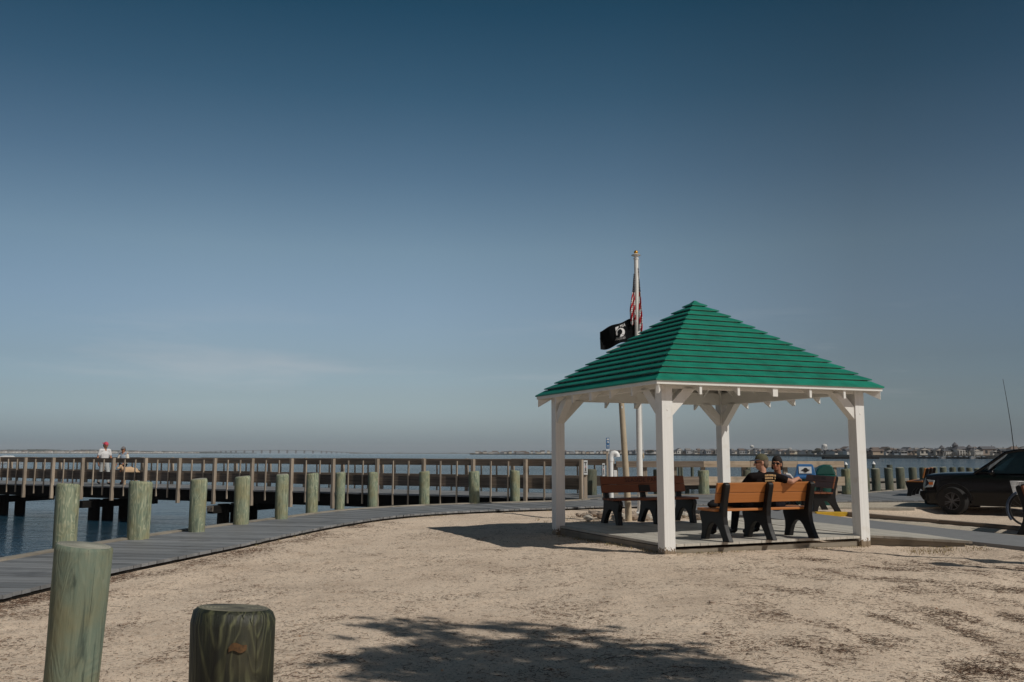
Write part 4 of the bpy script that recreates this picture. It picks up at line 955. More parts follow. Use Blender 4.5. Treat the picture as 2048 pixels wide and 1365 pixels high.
u_off = .0
def em2(px, py): return em(px-.0+.055, py+.01)
mb = MB(); nn = 30
def disc(mb, cx, cy, rx, ry, off=0, mi=0):
    for i in range(nn):
        a0_, a1_ = 2*math.pi*i/nn, 2*math.pi*(i+1)/nn; o3 = Vector((0, -off, 0))
        for k in range(3):
            r0_, r1_ = k/3, (k+1)/3
            mb.quad([em2(cx+rx*r0_*math.cos(a0_), cy+ry*r0_*math.sin(a0_))+o3, em2(cx+rx*r1_*math.cos(a0_), cy+ry*r1_*math.sin(a0_))+o3, em2(cx+rx*r1_*math.cos(a1_), cy+ry*r1_*math.sin(a1_))+o3, em2(cx+rx*r0_*math.cos(a1_), cy+ry*r0_*math.sin(a1_))+o3], mi)
disc(mb, 0, 0, .108, .122); disc(mb, -.018, .018, .058, .080, .006, 1); disc(mb, -.045, -.075, .036, .05, .006, 1)
mb.quad([em2(.035, -.052)-Vector((0, .006, 0)), em2(.085, -.060)-Vector((0, .006, 0)), em2(.085, -.068)-Vector((0, .006, 0)), em2(.035, -.066)-Vector((0, .006, 0))], 1)
mb.quad([em2(-.125, .165), em2(-.045, .19), em2(-.055, .13), em2(-.115, .06)])
mb.build('emblem', [M['whitecloth'], M['blackcloth']], fl, fix=False)
mb = MB(); text_mb(mb, 'MIA', .115, lambda x, y: em2(x+.055, y+.168), sx=.75)
text_mb(mb, 'YOU ARE NOT', .030, lambda x, y: em2(x, y-.150-.0+1.9*x*x), sx=1.15)
text_mb(mb, 'FORGOTTEN', .034, lambda x, y: em2(x, y-.185+1.9*x*x), sx=1.2); mb.build('lettering', M['whitecloth'], fl, fix=False)
mb = MB(); hp = [fs(0, k/6)+Vector((.02, -.01, 0)) for k in range(7)]; 
for p_, q_ in zip(hp, hp[1:]): mb.beam(p_, q_, .035, .006, up=(0, 1, 0))
mb.build('hoist_band', M['whitecloth'], fl)

# tan leaning lamp pole whose lamp head shows left of the roof
bp0 = G(1258, 1040); topp = AT(1236, 702, bp0.y)
t = thing('lamp_pole', 'leaning tan lamp pole behind the dark bench, white lamp head past the roof', 'lamp post', (bp0.x, bp0.y, 0))
mb = MB(); dd = Vector((topp.x-bp0.x, 0, topp.z)); mb.tube([(0, 0, -.1), dd*.25, dd*.5, dd*.75, dd], [.075, .072, .066, .06, .055], 18); mb.build('pole', M['tanpole'], t, smooth=50)
mb = MB(); c0 = Vector((topp.x-bp0.x, 0, topp.z)); mb.rings([[c0+Vector((x, y*wd, z+dz)) for y, z in ((-1, 0), (-.6, .03), (.6, .03), (1, 0), (.6, -.03), (-.6, -.03))] for x, wd, dz in ((.28, .05, .10), (.1, .10, .07), (-.08, .09, .03), (-.24, .02, -.03))]); mb.build('lamp_head', M['white'], t, smooth=60)
mb = MB(); mb.box(Vector((dd.x*.66, -.062, dd.z*.66)), (.03, .004, .05)); mb.build('number_tag', M['signwhite'], t)
# rocks round the flagpole base
rkm = paint('rock', (.30, .24, .19), .9, .35, .7, 5, dirt=(.14, .12, .10)); rkm2 = paint('pale_rock', (.46, .42, .36), .9, .2, .6, 5)
ri_n = 0; rocks = []
for i in range(46):
    a = rng.uniform(0, 2*math.pi); rad = rng.uniform(.35, 1.25); x = 2.85+rad*1.15*math.cos(a); y = 20.75+rad*.75*math.sin(a)
    if i >= 36: x = 2.85+rng.uniform(-1.5, 1.4); y = 20.0+rng.uniform(-.2, .1)
    rocks.append((x, y))
for i, (x, y) in enumerate(rocks):
    mb = MB(); s_ = rng.uniform(.07, .15); sd_ = rng.random()*50; c = Vector((0, 0, 0)); rs = []
    for k in range(6):
        al = math.pi*(.06+.88*k/5)-math.pi/2
        rs.append([Vector((math.cos(al)*math.cos(2*math.pi*j/9), math.cos(al)*math.sin(2*math.pi*j/9)*.75, math.sin(al)*.55))*(s_*(1+.5*mnoise.noise(Vector((j*1.7+sd_, k*1.3, 0))))) for j in range(9)])
    mb.rings(rs); o = mb.build('rock', rkm if i % 3 else rkm2, bevel=0, smooth=25); o.location = (x, y, s_*.3); o.rotation_euler = (rng.uniform(-.3, .3), rng.uniform(-.3, .3), rng.uniform(0, 6))
    tag(o, 'brown or pale stone in the loose ring round the flagpole base', 'rock', 'stones round the flagpole base')
#SECTION people
def rotz(a): return Matrix.Rotation(a, 3, 'Z')
def fig(name, label, loc, rz, J, mats, size=1.0, vox=.008, head=None, feats=None, hands=(None, None)):
    """J: joints in metres, local frame facing +y. Body is one remeshed surface; clothes and hair are children."""
    t = thing(name, label, 'person', loc, rz); V = {k: Vector(v) for k, v in J.items()}
    S = size
    def limb(mb, a, b_, r0, r1, **k): mb.cap(V[a], V[b_], r0*S, r1*S, **k)
    up = (V['neck']-V['pelvis']).normalized(); side = (V['shR']-V['shL']).normalized()
    # --- body (skin)
    mb = MB()
    limb(mb, 'pelvis', 'chest', .11, .125, sc=(1.2, .8), fx=side); mb.cap(V['shL'], V['shR'], .055*S, .055*S); limb(mb, 'chest', 'neck', .10, .055)
    limb(mb, 'neck', 'head', .056, .058)
    for s in 'LR':
        limb(mb, 'sh'+s, 'el'+s, .047, .039); limb(mb, 'el'+s, 'wr'+s, .039, .026)
        limb(mb, 'hip'+s, 'kn'+s, .08, .055); limb(mb, 'kn'+s, 'an'+s, .055, .036); limb(mb, 'an'+s, 'to'+s, .038, .03)
    # head: cranium, jaw, nose, ears in the head's own frame
    hy, hp_, hr = head or (0, 0, 0)
    Rh = Euler((hp_, hr, hy)).to_matrix(); hc = V['head']
    def hh(x, y, z): return hc+Rh @ Vector((x*S, y*S, z*S))
    mb.ell(hh(0, -.008, .045), (.076*S, .096*S, .090*S), rot=Rh, n=18, m=12); mb.ell(hh(0, .022, -.02), (.060*S, .070*S, .085*S), rot=Rh, n=16, m=10)
    mb.ell(hh(0, .055, -.075), (.030*S, .028*S, .026*S), rot=Rh); mb.cap(hh(0, .088, .012), hh(0, .110, -.022), .010*S, .015*S); mb.ell(hh(0, .078, -.055), (.026*S, .018*S, .012*S), rot=Rh)
    for sx in (-1, 1):
        mb.ell(hh(sx*.076, -.005, .0), (.010*S, .020*S, .033*S), rot=Rh); mb.ell(hh(sx*.033, .070, -.012), (.024*S, .022*S, .024*S), rot=Rh); mb.ell(hh(sx*.030, .080, .035), (.025*S, .014*S, .010*S), rot=Rh)
    # hands: palm + five fingers
    for s, hv in zip('LR', hands):
        w_ = V['wr'+s]; d = (w_-V['el'+s]).normalized() if hv is None else Vector(hv[0]).normalized()
        pn_ = Vector(hv[1]).normalized() if hv else (side*(1 if s == 'L' else -1)); pn_ = (pn_-d*pn_.dot(d)).normalized(); sd_ = d.cross(pn_)
        if s == 'L': sd_ = -sd_
        pc = w_+d*.05*S; mb.cap(w_+d*.015*S, w_+d*.08*S, .030*S, .036*S, sc=(1, .42), fx=sd_)
        for k, ln in enumerate((.070, .078, .072, .056)):
            b0 = w_+d*.088*S+sd_*(.028-.0185*k)*S; b1 = b0+(d*.9+pn_*.30)*ln*.5*S; b2 = b1+(d*.55+pn_*.75)*ln*.5*S; r_ = .0088 if vox < .01 else .0105
            mb.cap(b0, b1, r_*S, r_*S*.95, n=8); mb.cap(b1, b2, r_*S*.95, r_*S*.8, n=8)
        b0 = w_+d*.035*S+sd_*.03*S; b1 = b0+(d*.6+sd_*.6+pn_*.3)*.045*S; b2 = b1+(d*.85+pn_*.4)*.032*S
        mb.cap(b0, b1, .012*S, .010*S, n=8); mb.cap(b1, b2, .010*S, .009*S, n=8)
    body = mb.build('body', mats['skin'], t, remesh=vox, sm=1)
    # --- shirt
    if 'shirt' in mats:
        mb = MB(); mb.cap(V['pelvis']+up*.02*S, V['chest'], .130*S, .150*S, sc=(1.22, .84), fx=side); mb.cap(V['shL']*.92+V['shR']*.08, V['shR']*.92+V['shL']*.08, .070*S, .070*S)
        mb.cap(V['chest']+up*.05*S, V['neck']-up*.045*S, .135*S, .070*S, sc=(1.15, .8), fx=side); mb.cap(V['pelvis']-up*.03*S, V['pelvis']+up*.1*S, .135*S, .135*S, sc=(1.2, .85), fx=side)
        sl = mats.get('sleeve', .62)
        for s in 'LR':
            if sl: mb.cap(V['sh'+s], V['sh'+s].lerp(V['el'+s], sl), .066*S, .062*S)
            if sl >= 1: mb.cap(V['el'+s], V['el'+s].lerp(V['wr'+s], .8), .060*S, .046*S)
        mb.build('shirt', mats['shirt'], t, remesh=vox*1.3, sm=3)
    if 'trousers' in mats:
        mb = MB(); mb.cap(V['hipL'], V['hipR'], .115*S, .115*S); mb.cap(V['pelvis'], V['pelvis']+up*.06*S, .128*S, .125*S, sc=(1.2, .85), fx=side); tl_ = mats.get('leg', 1)
        for s in 'LR':
            mb.cap(V['hip'+s], V['kn'+s] if tl_ >= 1 else V['hip'+s].lerp(V['kn'+s], tl_*.9), .100*S, .075*S)
            if tl_ >= 1: mb.cap(V['kn'+s], V['kn'+s].lerp(V['an'+s], .93), .073*S, .056*S)
        mb.build('trousers' if tl_ >= 1 else 'shorts', mats['trousers'], t, remesh=vox*1.3, sm=3)
    for s in 'LR':
        mb = MB(); a_ = V['an'+s]; o_ = V['to'+s]; mb.cap(a_+Vector((0, 0, -.01)), a_+Vector((0, 0, -.02)), .045*S); mb.cap(a_-(o_-a_)*.25+Vector((0, 0, -.02)), o_, .040*S, .040*S); mb.build('shoe', mats.get('shoe', M['black']), t, remesh=.011)
    # hair / cap
    if 'hair' in mats:
        mb = MB(); hk = 0 if 'cap' in mats else 1; mb.ell(hh(0, -.024+.010*hk, .048+.018*hk), ((.080+.006*hk)*S, (.092+.012*hk)*S, (.085+.005*hk)*S), rot=Rh, n=18, m=12); mb.ell(hh(0, -.05, -.01), (.074*S, .062*S, .085*S), rot=Rh)
        if mats.get('bun') == 1: mb.ell(hh(0, -.12, -.02), (.04*S, .05*S, .06*S), rot=Rh)
        if mats.get('bun') == 2: mb.cap(hh(.06, -.04, -.05), hh(.085, -.02, -.13), .04*S, .03*S)
        if mats.get('long'): mb.cap(hh(.060, -.03, .04), hh(.070, -.045, -.06), .034*S, .028*S); mb.cap(hh(-.060, -.03, .04), hh(-.068, -.05, -.06), .034*S, .026*S); mb.cap(hh(0, -.08, .0), hh(.02, -.10, -.12), .05*S, .03*S)
        mb.build('hair', mats['hair'], t, remesh=.010)
    if 'cap' in mats:
        bk = mats.get('capdir', 1)
        mb = MB(); rs = []
        for k in range(7):
            al = math.pi/2*k/6.2; rs.append([hh(.087*math.cos(al)*math.cos(q), -.010+.105*math.cos(al)*math.sin(q), .048+.100*math.sin(al)) for q in [2*math.pi*j/20 for j in range(20)]])
        mb.rings(rs); cp_ = mb.build('cap', mats['cap'], t, smooth=60)
        mb = MB(); g_ = []
        for k in range(9):
            q = math.pi*(.14+.72*k/8); g_.append((hh(.086*math.cos(q), bk*(.100*math.sin(q))-.010, .058), hh(.080*math.cos(q), bk*(.085+.105*math.sin(q)**.8)-.010, .040)))
        for k in range(8): mb.quad([g_[k][0], g_[k+1][0], g_[k+1][1], g_[k][1]])
        pk = mb.build('peak', mats.get('peak', mats['cap']), cp_, smooth=60, fix=False); pk.modifiers.new('s', 'SOLIDIFY').thickness = .006
    if 'shades' in mats:
        mb = MB()
        for sx in (-1, 1): mb.ell(hh(sx*.034, .090, .014), (.030*S, .010*S, .022*S), rot=Rh)
        mb.cap(hh(-.01, .098, .018), hh(.01, .098, .018), .004*S)
        for sx in (-1, 1): mb.cap(hh(sx*.062, .082, .018), hh(sx*.080, .0, .014), .004*S, .004*S)
        mb.build('sunglasses', M['lens'], t, smooth=60)
    else:
        for sx in (-1, 1):
            mb = MB(); mb.ell(hh(sx*.031, .086, .010), (.011*S, .006*S, .006*S), rot=Rh); mb.build('eye', M['lens'], t)
    if mats.get('lips'):
        mb = MB(); mb.ell(hh(0, .094, -.052), (.024*S, .006*S, .007*S), rot=Rh); mb.build('lips', mats['lips'], t)
    return t, V, hh
# bench frame -> figure's frame: same origin and rotation as the near bench (facing +y)
BO = Vector((3.94, 13.93, DZ))
# seated man: his right arm lies over the back of the bench
Jm = dict(pelvis=(-.06, .24, .56), chest=(.0, .155, .83), neck=(.025, .155, 1.035), head=(.02, .175, 1.16), shL=(-.20, .15, .95), shR=(.205, .12, .96), elL=(-.30, .30, .74), wrL=(-.20, .48, .66),
          elR=(.40, -.06, .875), wrR=(.61, .035, .925), hipL=(-.20, .27, .55), hipR=(.0, .27, .55), knL=(-.42, .70, .55), knR=(-.05, .74, .55), anL=(-.50, .78, .10), anR=(-.03, .86, .10), toL=(-.54, .92, .05), toR=(-.02, 1.0, .05))
mo, V, hh = fig('person', 'seated man in olive cap and black printed shirt, arm over the orange bench', BO, GA, Jm,
    dict(skin=M['skin'], shirt=M['tee'], trousers=M['jeans'], hair=M['hairgrey'], cap=M['olive'], peak=M['navy'], shades=1), head=(R(62), R(-4), 0), hands=(None, ((.75, .55, -.25), (0, .3, -1))))
# shirt print: broken tan bars
mb = MB(); r2 = random.Random(3); nrm = Vector((0, -1, 0))
for k in range(3):
    x = -.045
    while x < .14:
        ww = r2.uniform(.008, .026); zz = .965-.042*k+.012*math.sin((x+.1)*12)
        if k == 2 or r2.random() < .9: mb.box((x+ww/2, .0130, zz), (ww, .006, .028 if k < 2 else .020), tilt=Matrix.Rotation(R(-8), 3, 'Y'))
        x += ww+.006
mb.build('shirt_print', M['print'], mo)
# seated woman, turned to look back
Jw = dict(pelvis=(.33, .27, .56), chest=(.325, .20, .82), neck=(.305, .19, 1.01), head=(.275, .165, 1.135), shL=(.165, .26, .94), shR=(.45, .14, .925), elL=(.19, .42, .72), wrL=(.31, .50, .62), elR=(.51, .30, .72), wrR=(.44, .46, .62),
          hipL=(.25, .30, .54), hipR=(.41, .30, .54), knL=(.25, .70, .55), knR=(.42, .72, .54), anL=(.22, .80, .10), anR=(.38, .86, .10), toL=(.20, .93, .05), toR=(.40, 1.0, .05))
wo_, V, hh = fig('person', 'dark haired woman in sunglasses and navy top on the orange bench, turned to look back', BO+Vector((.03, .012, 0)), GA, Jw,
    dict(skin=M['skintan'], shirt=M['navy'], trousers=M['jeans'], hair=M['hairdark'], long=1, shades=1, lips=paint('lips', (.30, .06, .05), .5)), size=.93, head=(R(130), R(4), R(-4)))
mb = MB(); mb.tube([(.35, .05, .99), (.415, .035, .98), (.475, .05, .925), (.51, .10, .845), (.52, .16, .745)], .016, 8); mb.build('bag_strap', M['whitecloth'], wo_)

# walking couple on the pier
PF = math.atan2(PDIR.y, PDIR.x)
wk = R(-62)  # they walk towards the shore, right and nearer
Jp = dict(pelvis=(0, 0, .98), chest=(0, .0, 1.27), neck=(0, .02, 1.50), head=(0, .05, 1.635), shL=(-.20, .0, 1.43), shR=(.20, .0, 1.43), elL=(-.27, .02, 1.14), wrL=(-.22, .24, 1.03), elR=(.28, -.04, 1.14), wrR=(.30, .06, .90),
          hipL=(-.10, 0, .93), hipR=(.10, 0, .93), knL=(-.11, .14, .52), knR=(.11, -.02, .50), anL=(-.11, .20, .09), anR=(.11, -.20, .13), toL=(-.12, .34, .04), toR=(.12, -.08, .06))
pm_ = AT(206, 970, 38.0)
fig('person', 'man on the pier in a white T-shirt, pale trousers and a backwards red cap', (pm_.x, 38.0, PZ), R(-125), Jp,
    dict(skin=M['skintan'], shirt=M['whitecloth'], trousers=M['palejean'], hair=M['hairdark'], cap=M['redcap'], capdir=-1), size=1.06, vox=.012, head=(R(10), R(-22), 0))
Jq = dict(pelvis=(0, 0, .88), chest=(0, .0, 1.14), neck=(0, .01, 1.345), head=(0, .03, 1.46), shL=(-.155, .0, 1.28), shR=(.155, .0, 1.28), elL=(-.21, .02, 1.03), wrL=(-.16, .17, .90), elR=(.21, .0, 1.03), wrR=(.20, .14, .86),
          hipL=(-.08, 0, .85), hipR=(.08, 0, .85), knL=(-.09, .10, .47), knR=(.09, -.02, .46), anL=(-.09, .16, .08), anR=(.09, -.16, .12), toL=(-.10, .28, .04), toR=(.10, -.05, .06))
pw_ = AT(244, 969, 38.3)
wt, V, hh = fig('person', 'woman on the pier in a grey cap, pale blue top, cream jacket and dark shorts', (pw_.x, 38.3, PZ), R(172), Jq,
    dict(skin=M['skintan'], shirt=M['bluetop'], sleeve=0, trousers=M['jeans'], leg=.6, hair=M['hairdark'], bun=2, cap=M['greycap'], shades=1), size=.94, vox=.012, head=(R(-8), R(-8), 0))
mb = MB()
for s in (-1, 1):
    mb.cap((s*.11, -.02, 1.23), (s*.12, -.02, .90), .085, .09, sc=(.75, 1), fx=(1, 0, 0)); mb.cap((s*.17, 0, 1.22), (s*.215, .02, 1.03), .065, .068)
    mb.cap((s*.215, .02, 1.03), (s*.18, .13, .92), .066, .055)
mb.cap((-.1, -.09, 1.2), (.1, -.09, 1.2), .06, .06); mb.cap((-.1, -.09, .95), (.1, -.09, .95), .07, .07); mb.cap((0, -.1, 1.2), (0, -.1, .92), .08, .08, sc=(1.4, .6), fx=(1, 0, 0))
mb.build('jacket', M['cream'], wt, remesh=.014)
# dog
dg_ = thing('dog', 'golden dog walking on the pier beside the woman, its back showing over the lower rail', 'dog', (AT(259, 965, 38.0).x, 38.0, PZ), R(38)); dg_.scale = (.78, .95, 1.12)
mb = MB()
mb.cap((-.24, 0, .50), (.02, 0, .53), .155, .145, sc=(.82, 1.0), fx=(0, 1, 0)); mb.cap((.02, 0, .52), (.30, 0, .50), .14, .12, sc=(.85, 1), fx=(0, 1, 0)); mb.cap((-.28, 0, .53), (-.44, -.03, .62), .095, .07)
mb.ell((-.50, -.04, .66), (.10, .08, .085)); mb.cap((-.55, -.05, .64), (-.66, -.06, .61), .045, .032)
for s in (-1, 1):
    mb.cap((-.48, -.04+s*.075, .70), (-.47, -.04+s*.095, .61), .022, .025)
    mb.cap((-.24, s*.075, .46), (-.22, s*.085, .24), .055, .032); mb.cap((-.22, s*.085, .24), (-.24+s*.05, s*.085, .03), .030, .024); mb.cap((-.24+s*.05, s*.085, .025), (-.28+s*.05, s*.085, .02), .028)
    mb.cap((.28, s*.075, .46), (.24, s*.09, .28), .08, .045); mb.cap((.24, s*.09, .28), (.35, s*.09, .18), .040, .026); mb.cap((.35, s*.09, .18), (.31-s*.04, s*.09, .03), .026, .024); mb.cap((.31-s*.04, s*.09, .025), (.27-s*.04, s*.09, .02), .028)
mb.cap((.38, 0, .52), (.52, .02, .42), .04, .035); mb.cap((.52, .02, .42), (.60, .04, .30), .035, .02)
db = mb.build('body', M['fur'], dg_, remesh=.012)
mb = MB(); mb.ell((-.70, -.065, .615), (.016, .018, .014)); mb.build('nose', M['ink'], dg_)
mb = MB(); mb.tube([Vector((-.36, -.02+.085*math.cos(a), .575+.09*math.sin(a)))for a in [2*math.pi*i/16 for i in range(16)]], .010, 6, closed=True); mb.build('collar', M['redcap'], dg_)

#SECTION car
cz = -.15; cyaw = R(-38)
car = thing('parked_car', 'black four wheel drive car with its nose to the left at the right edge', 'car', (0, 0, 0))
# local: x forward is -X world after rotation; model nose at -x, near side at y=0 (towards camera), far side at y=W
W = 1.74
def sect(x, zb, zh, zr, inset, y_in=0):
    """cross-section ring at x: lower body zb..zh, cabin to zr"""
    a = .05+y_in
    return [Vector((x, a+.06, zb)), Vector((x, a, zb+.14)), Vector((x, a-.02, (zb+zh)/2)), Vector((x, a+.03, zh)), Vector((x, a+.03+inset, zr)), Vector((x, W/2, zr+.03)), Vector((x, W-a-.03-inset, zr)), Vector((x, W-a-.03, zh)), Vector((x, W-a+.02, (zb+zh)/2)), Vector((x, W-a, zb+.14)), Vector((x, W-a-.06, zb)), Vector((x, W/2, zb-.02))]
mb = MB()
secs = [sect(.00, .38, .62, .66, .05, .16), sect(.03, .26, .78, .83, .06, .10), sect(.12, .24, .97, 1.01, .08, .03), sect(.45, .24, 1.01, 1.05, .10, .01), sect(.95, .25, 1.03, 1.07, .12, 0), sect(1.32, .25, 1.03, 1.075, .12, 0),
        sect(1.48, .25, 1.04, 1.12, .12, 0)]
mb.rings(secs+[sect(3.9, .25, 1.04, 1.12, .12, 0), sect(4.35, .30, 1.02, 1.10, .14, .03), sect(4.45, .40, .8, .9, .14, .08)])
# wheel-arch flares
body = mb.build('body', M['carpaint'], car, smooth=35)
mb = MB()
cab = [(1.30, 1.05, .02), (1.62, 1.30, .06), (2.02, 1.60, .13), (2.30, 1.675, .15), (3.2, 1.70, .15), (4.0, 1.66, .15), (4.25, 1.50, .12), (4.36, 1.08, .04)]
# cabin shell as pillars + roof
def side_pt(x, z, s):
    i = .05+.14*max(0, (z-1.04))/.62; return Vector((x, i if s < 0 else W-i, z))
mb.rings([[Vector((x, .21+.0, z)) for x, z in ((2.02, 1.60), (2.28, 1.655), (4.05, 1.645), (4.05, 1.665), (2.28, 1.69), (1.98, 1.61))], [Vector((x, W-.21, z)) for x, z in ((2.02, 1.60), (2.28, 1.655), (4.05, 1.645), (4.05, 1.665), (2.28, 1.69), (1.98, 1.61))]])
mb.build('roof_panel', M['carpaint'], car, bevel=.02)
for s in (-1, 1):
    mb = MB(); mb.tube([side_pt(1.28, 1.06, s), side_pt(1.65, 1.32, s), side_pt(2.02, 1.60, s), side_pt(2.35, 1.665, s), side_pt(4.05, 1.66, s), side_pt(4.35, 1.08, s)], [.03, .035, .04, .035, .04, .05], 8); mb.build('pillar', M['carpaint'], car, smooth=50)
    for x0_, x1_ in ((2.62, 2.66), (3.45, 3.42)):
        mb = MB(); mb.tube([side_pt(x0_, 1.06, s), side_pt(x1_, 1.66, s)], .045, 8); mb.build('pillar', M['carpaint'], car)
    mb = MB(); mb.quad([side_pt(1.66, 1.08, s), side_pt(4.2, 1.08, s), side_pt(4.0, 1.63, s), side_pt(2.12, 1.63, s)]); wg = mb.build('side_window', M['glass'], car, fix=False); wg.modifiers.new('s', 'SOLIDIFY').thickness = .005
    mb = MB(); mb.tube([side_pt(2.3, 1.71, s)+Vector((0, 0, .0)), side_pt(2.4, 1.745, s), side_pt(3.9, 1.735, s), side_pt(4.0, 1.70, s)], .016, 6); mb.build('roof_rail', M['chrome'] if s < 0 else M['black'], car)
mb = MB(); mb.quad([Vector((1.30, .12, 1.07)), Vector((1.30, W-.12, 1.07)), Vector((2.0, W-.22, 1.60)), Vector((2.0, .22, 1.60))]); wg = mb.build('windscreen', M['glass'], car, fix=False); wg.modifiers.new('s', 'SOLIDIFY').thickness = .005
# interior: dash, steering wheel, seats, so the glass shows something
mb = MB(); mb.box((1.62, W/2, 1.0), (.5, W-.3, .2)); mb.build('dashboard', M['black'], car)
mb = MB(); mb.tube([Vector((1.95+.06*math.sin(a), .50+.17*math.cos(a), 1.10+.17*math.sin(a))) for a in [2*math.pi*i/18 for i in range(18)]], .014, 6, closed=True); mb.build('steering_wheel', M['chrome'], car)
for yy in (.50, 1.24):
    mb = MB(); mb.cap((2.62, yy, .95), (2.72, yy, 1.28), .10, .09, sc=(1, 2.1), fx=(1, 0, 0)); mb.cap((2.74, yy, 1.42), (2.75, yy, 1.47), .06, .06); mb.build('car_seat', M['black'], car)
# headlights
for s in (-1, 1):
    yy = .085 if s < 0 else W-.085
    f = (lambda y: y) if s < 0 else (lambda y: W-y)
    mb = MB(); q = [[Vector((.055, f(.46), .70)), Vector((.10, f(.085), .69)), Vector((.30, f(.020), .71)), Vector((.36, f(.018), .88)), Vector((.16, f(.06), .90)), Vector((.085, f(.46), .88))]]
    q.append([p+Vector((-.02, -.022*(-s) if False else (-.022 if s < 0 else .022), 0)) for p in q[0]]); mb.rings(q); hl = mb.build('headlight', M['headlamp'], car, bevel=.006)
    mb = MB(); mb.box((.26, f(.006), .80), (.10, .03, .07)); mb.build('indicator', M['amber'], hl)
mb = MB(); mb.box((.03, W/2, .74), (.05, .8, .17)); gr = mb.build('grille', M['black'], car)
for k in range(3):
    mb = MB(); mb.box((.0, W/2, .69+k*.05), (.03, .76, .015)); mb.build('grille_bar', M['chrome'], gr)
mb = MB(); mb.rings([[Vector((x, y, z)) for z, x in ((.36, .02), (.50, -.06), (.60, -.05), (.60, .1), (.36, .12))] for y in (.10, .3, W-.3, W-.10)]); mb.build('bumper', M['carpaint'], car, bevel=.02)
# wheels
def wheel(x, y, out):
    wt_ = bpy.data.objects.new('wheel', None); COL.objects.link(wt_); wt_.parent = car; wt_.location = (x, y, .36); wt_.empty_display_size = .1
    Mx = Matrix.Rotation(R(90), 4, 'X')
    mb = MB(); mb.T = Mx; mb.lathe([(.22, -.11), (.34, -.115), (.36, -.08), (.362, 0), (.36, .08), (.34, .115), (.22, .11)], n=36, caps=False); mb.build('tyre', M['tyre'], wt_, smooth=50)
    mb = MB(); mb.T = Mx; o_ = out
    mb.lathe([(.232, -.10), (.232, .10), (.205, .10), (.20, .02*1), (.20, -.10)], n=36, caps=False)
    mb.lathe([(.045, .06*o_), (.045, .095*o_), (.01, .10*o_)], n=14)
    for k in range(6):
        for dd_ in (-.13, .13):
            a = 2*math.pi*k/6+.3; mb.beam((.035*math.cos(a+dd_*2), .035*math.sin(a+dd_*2), .085*o_), (.215*math.cos(a+dd_), .215*math.sin(a+dd_), .095*o_), .022, .03, up=(0, 0, 1))
    mb.build('rim', M['rim'], wt_, smooth=30)
    mb = MB(); mb.T = Mx; mb.lathe([(.19, -.02), (.19, .0)], n=24); mb.build('brake_disc', M['black'], wt_)
for x in (.78, 3.45):
    wheel(x, .05, 1); wheel(x, W-.05, -1)
    for s in (-1, 1):
        yy = .025 if s < 0 else W-.025; mb = MB()
        rs = []
        for k in range(13):
            a = math.pi*k/12; rs.append([Vector((x+r_*math.cos(a), yy+dy, .38+r_*math.sin(a)*.98)) for r_, dy in ((.385, -.02), (.44, -.02), (.45, .03), (.385, .03))])
        mb.rings(rs); mb.build('wheel_arch', M['black'], car, smooth=40)
        mb = MB(); pl = [(x+.385*math.cos(math.pi*k/12), .36+.385*math.sin(math.pi*k/12)) for k in range(13)]+[(x-.385, .22), (x+.385, .22)]
        mb.prism(pl, yy-.028 if s < 0 else yy+.024, yy-.024 if s < 0 else yy+.028, 'xz'); mb.build('wheel_well', M['ink'], car)
for s in (-1, 1):
    mb = MB(); yy = -.06 if s < 0 else W+.06; mb.ell((1.72, yy, 1.10), (.07, .10, .08)); mb.build('mirror', M['carpaint'], car, smooth=60)
mb = MB(); mb.box((2.55, .022, .86), (.16, .02, .025)); mb.build('door_handle', M['black'], car)
mb = MB(); mb.tube([(2.20, .28, 1.66), (2.17, .28, 2.3), (2.11, .28, 3.0), (2.06, .28, 3.48)], [.012, .009, .007, .005], 6); an = mb.build('antenna', M['black'], car)
# place: near front wheel at its picture position
ang = cyaw; Rc = Matrix.Rotation(ang, 3, 'Z'); tgt = AT(1907, 1002, 23.5); off = Rc @ Vector((.78, .0, 0))
car.location = (tgt.x-off.x, tgt.y-off.y, cz); car.rotation_euler = (0, 0, ang)
for q in [c for c in car.children if c.name.startswith('wheel') and c.type == 'EMPTY' and c.location.x < 1]: q.rotation_euler = (0, 0, R(-16))

# bicycle
bk = thing('bicycle', 'dull blue bicycle with a white wire basket at the right edge', 'bicycle', (AT(2052, 1017, 18.15).x, 18.15, .0), R(-6))
def bwheel(x):
    e_ = bpy.data.objects.new('wheel', None); COL.objects.link(e_); e_.parent = bk; e_.location = (x, 0, .335); e_.empty_display_size = .1
    mb = MB(); mb.tube([(.315*math.cos(a), 0, .315*math.sin(a)) for a in [2*math.pi*i/36 for i in range(36)]], .022, 8, closed=True); mb.build('tyre', M['tyre'], e_, smooth=60)
    mb = MB()
    for k in range(18):
        a = 2*math.pi*k/18; mb.tube([(.02*math.cos(a+1), .01, .02*math.sin(a+1)), (.30*math.cos(a), 0, .30*math.sin(a))], .0016, 4)
    mb.build('spokes', M['rim'], e_)
bwheel(0); bwheel(1.06)
mb = MB()
for p in ([(0, 0, .335), (.10, 0, .72), (.13, 0, .92)], [(.12, 0, .80), (.52, 0, .36), (.52, 0, .36)], [(.12, 0, .74), (.45, 0, .62), (.60, 0, .70)], [(.52, 0, .36), (.62, 0, .80)], [(.52, 0, .36), (1.06, .03, .335)], [(.60, 0, .66), (1.06, .03, .335)]): mb.tube(p, .017, 8)
mb.build('frame', M['bikeblue'], bk, smooth=50)
mb = MB(); mb.tube([(.36*math.cos(a), 0, .335+.36*math.sin(a)) for a in [math.pi*(.25+.95*i/16) for i in range(17)]], .026, 8); mb.build('mudguard', M['bikeblue'], bk, smooth=50)
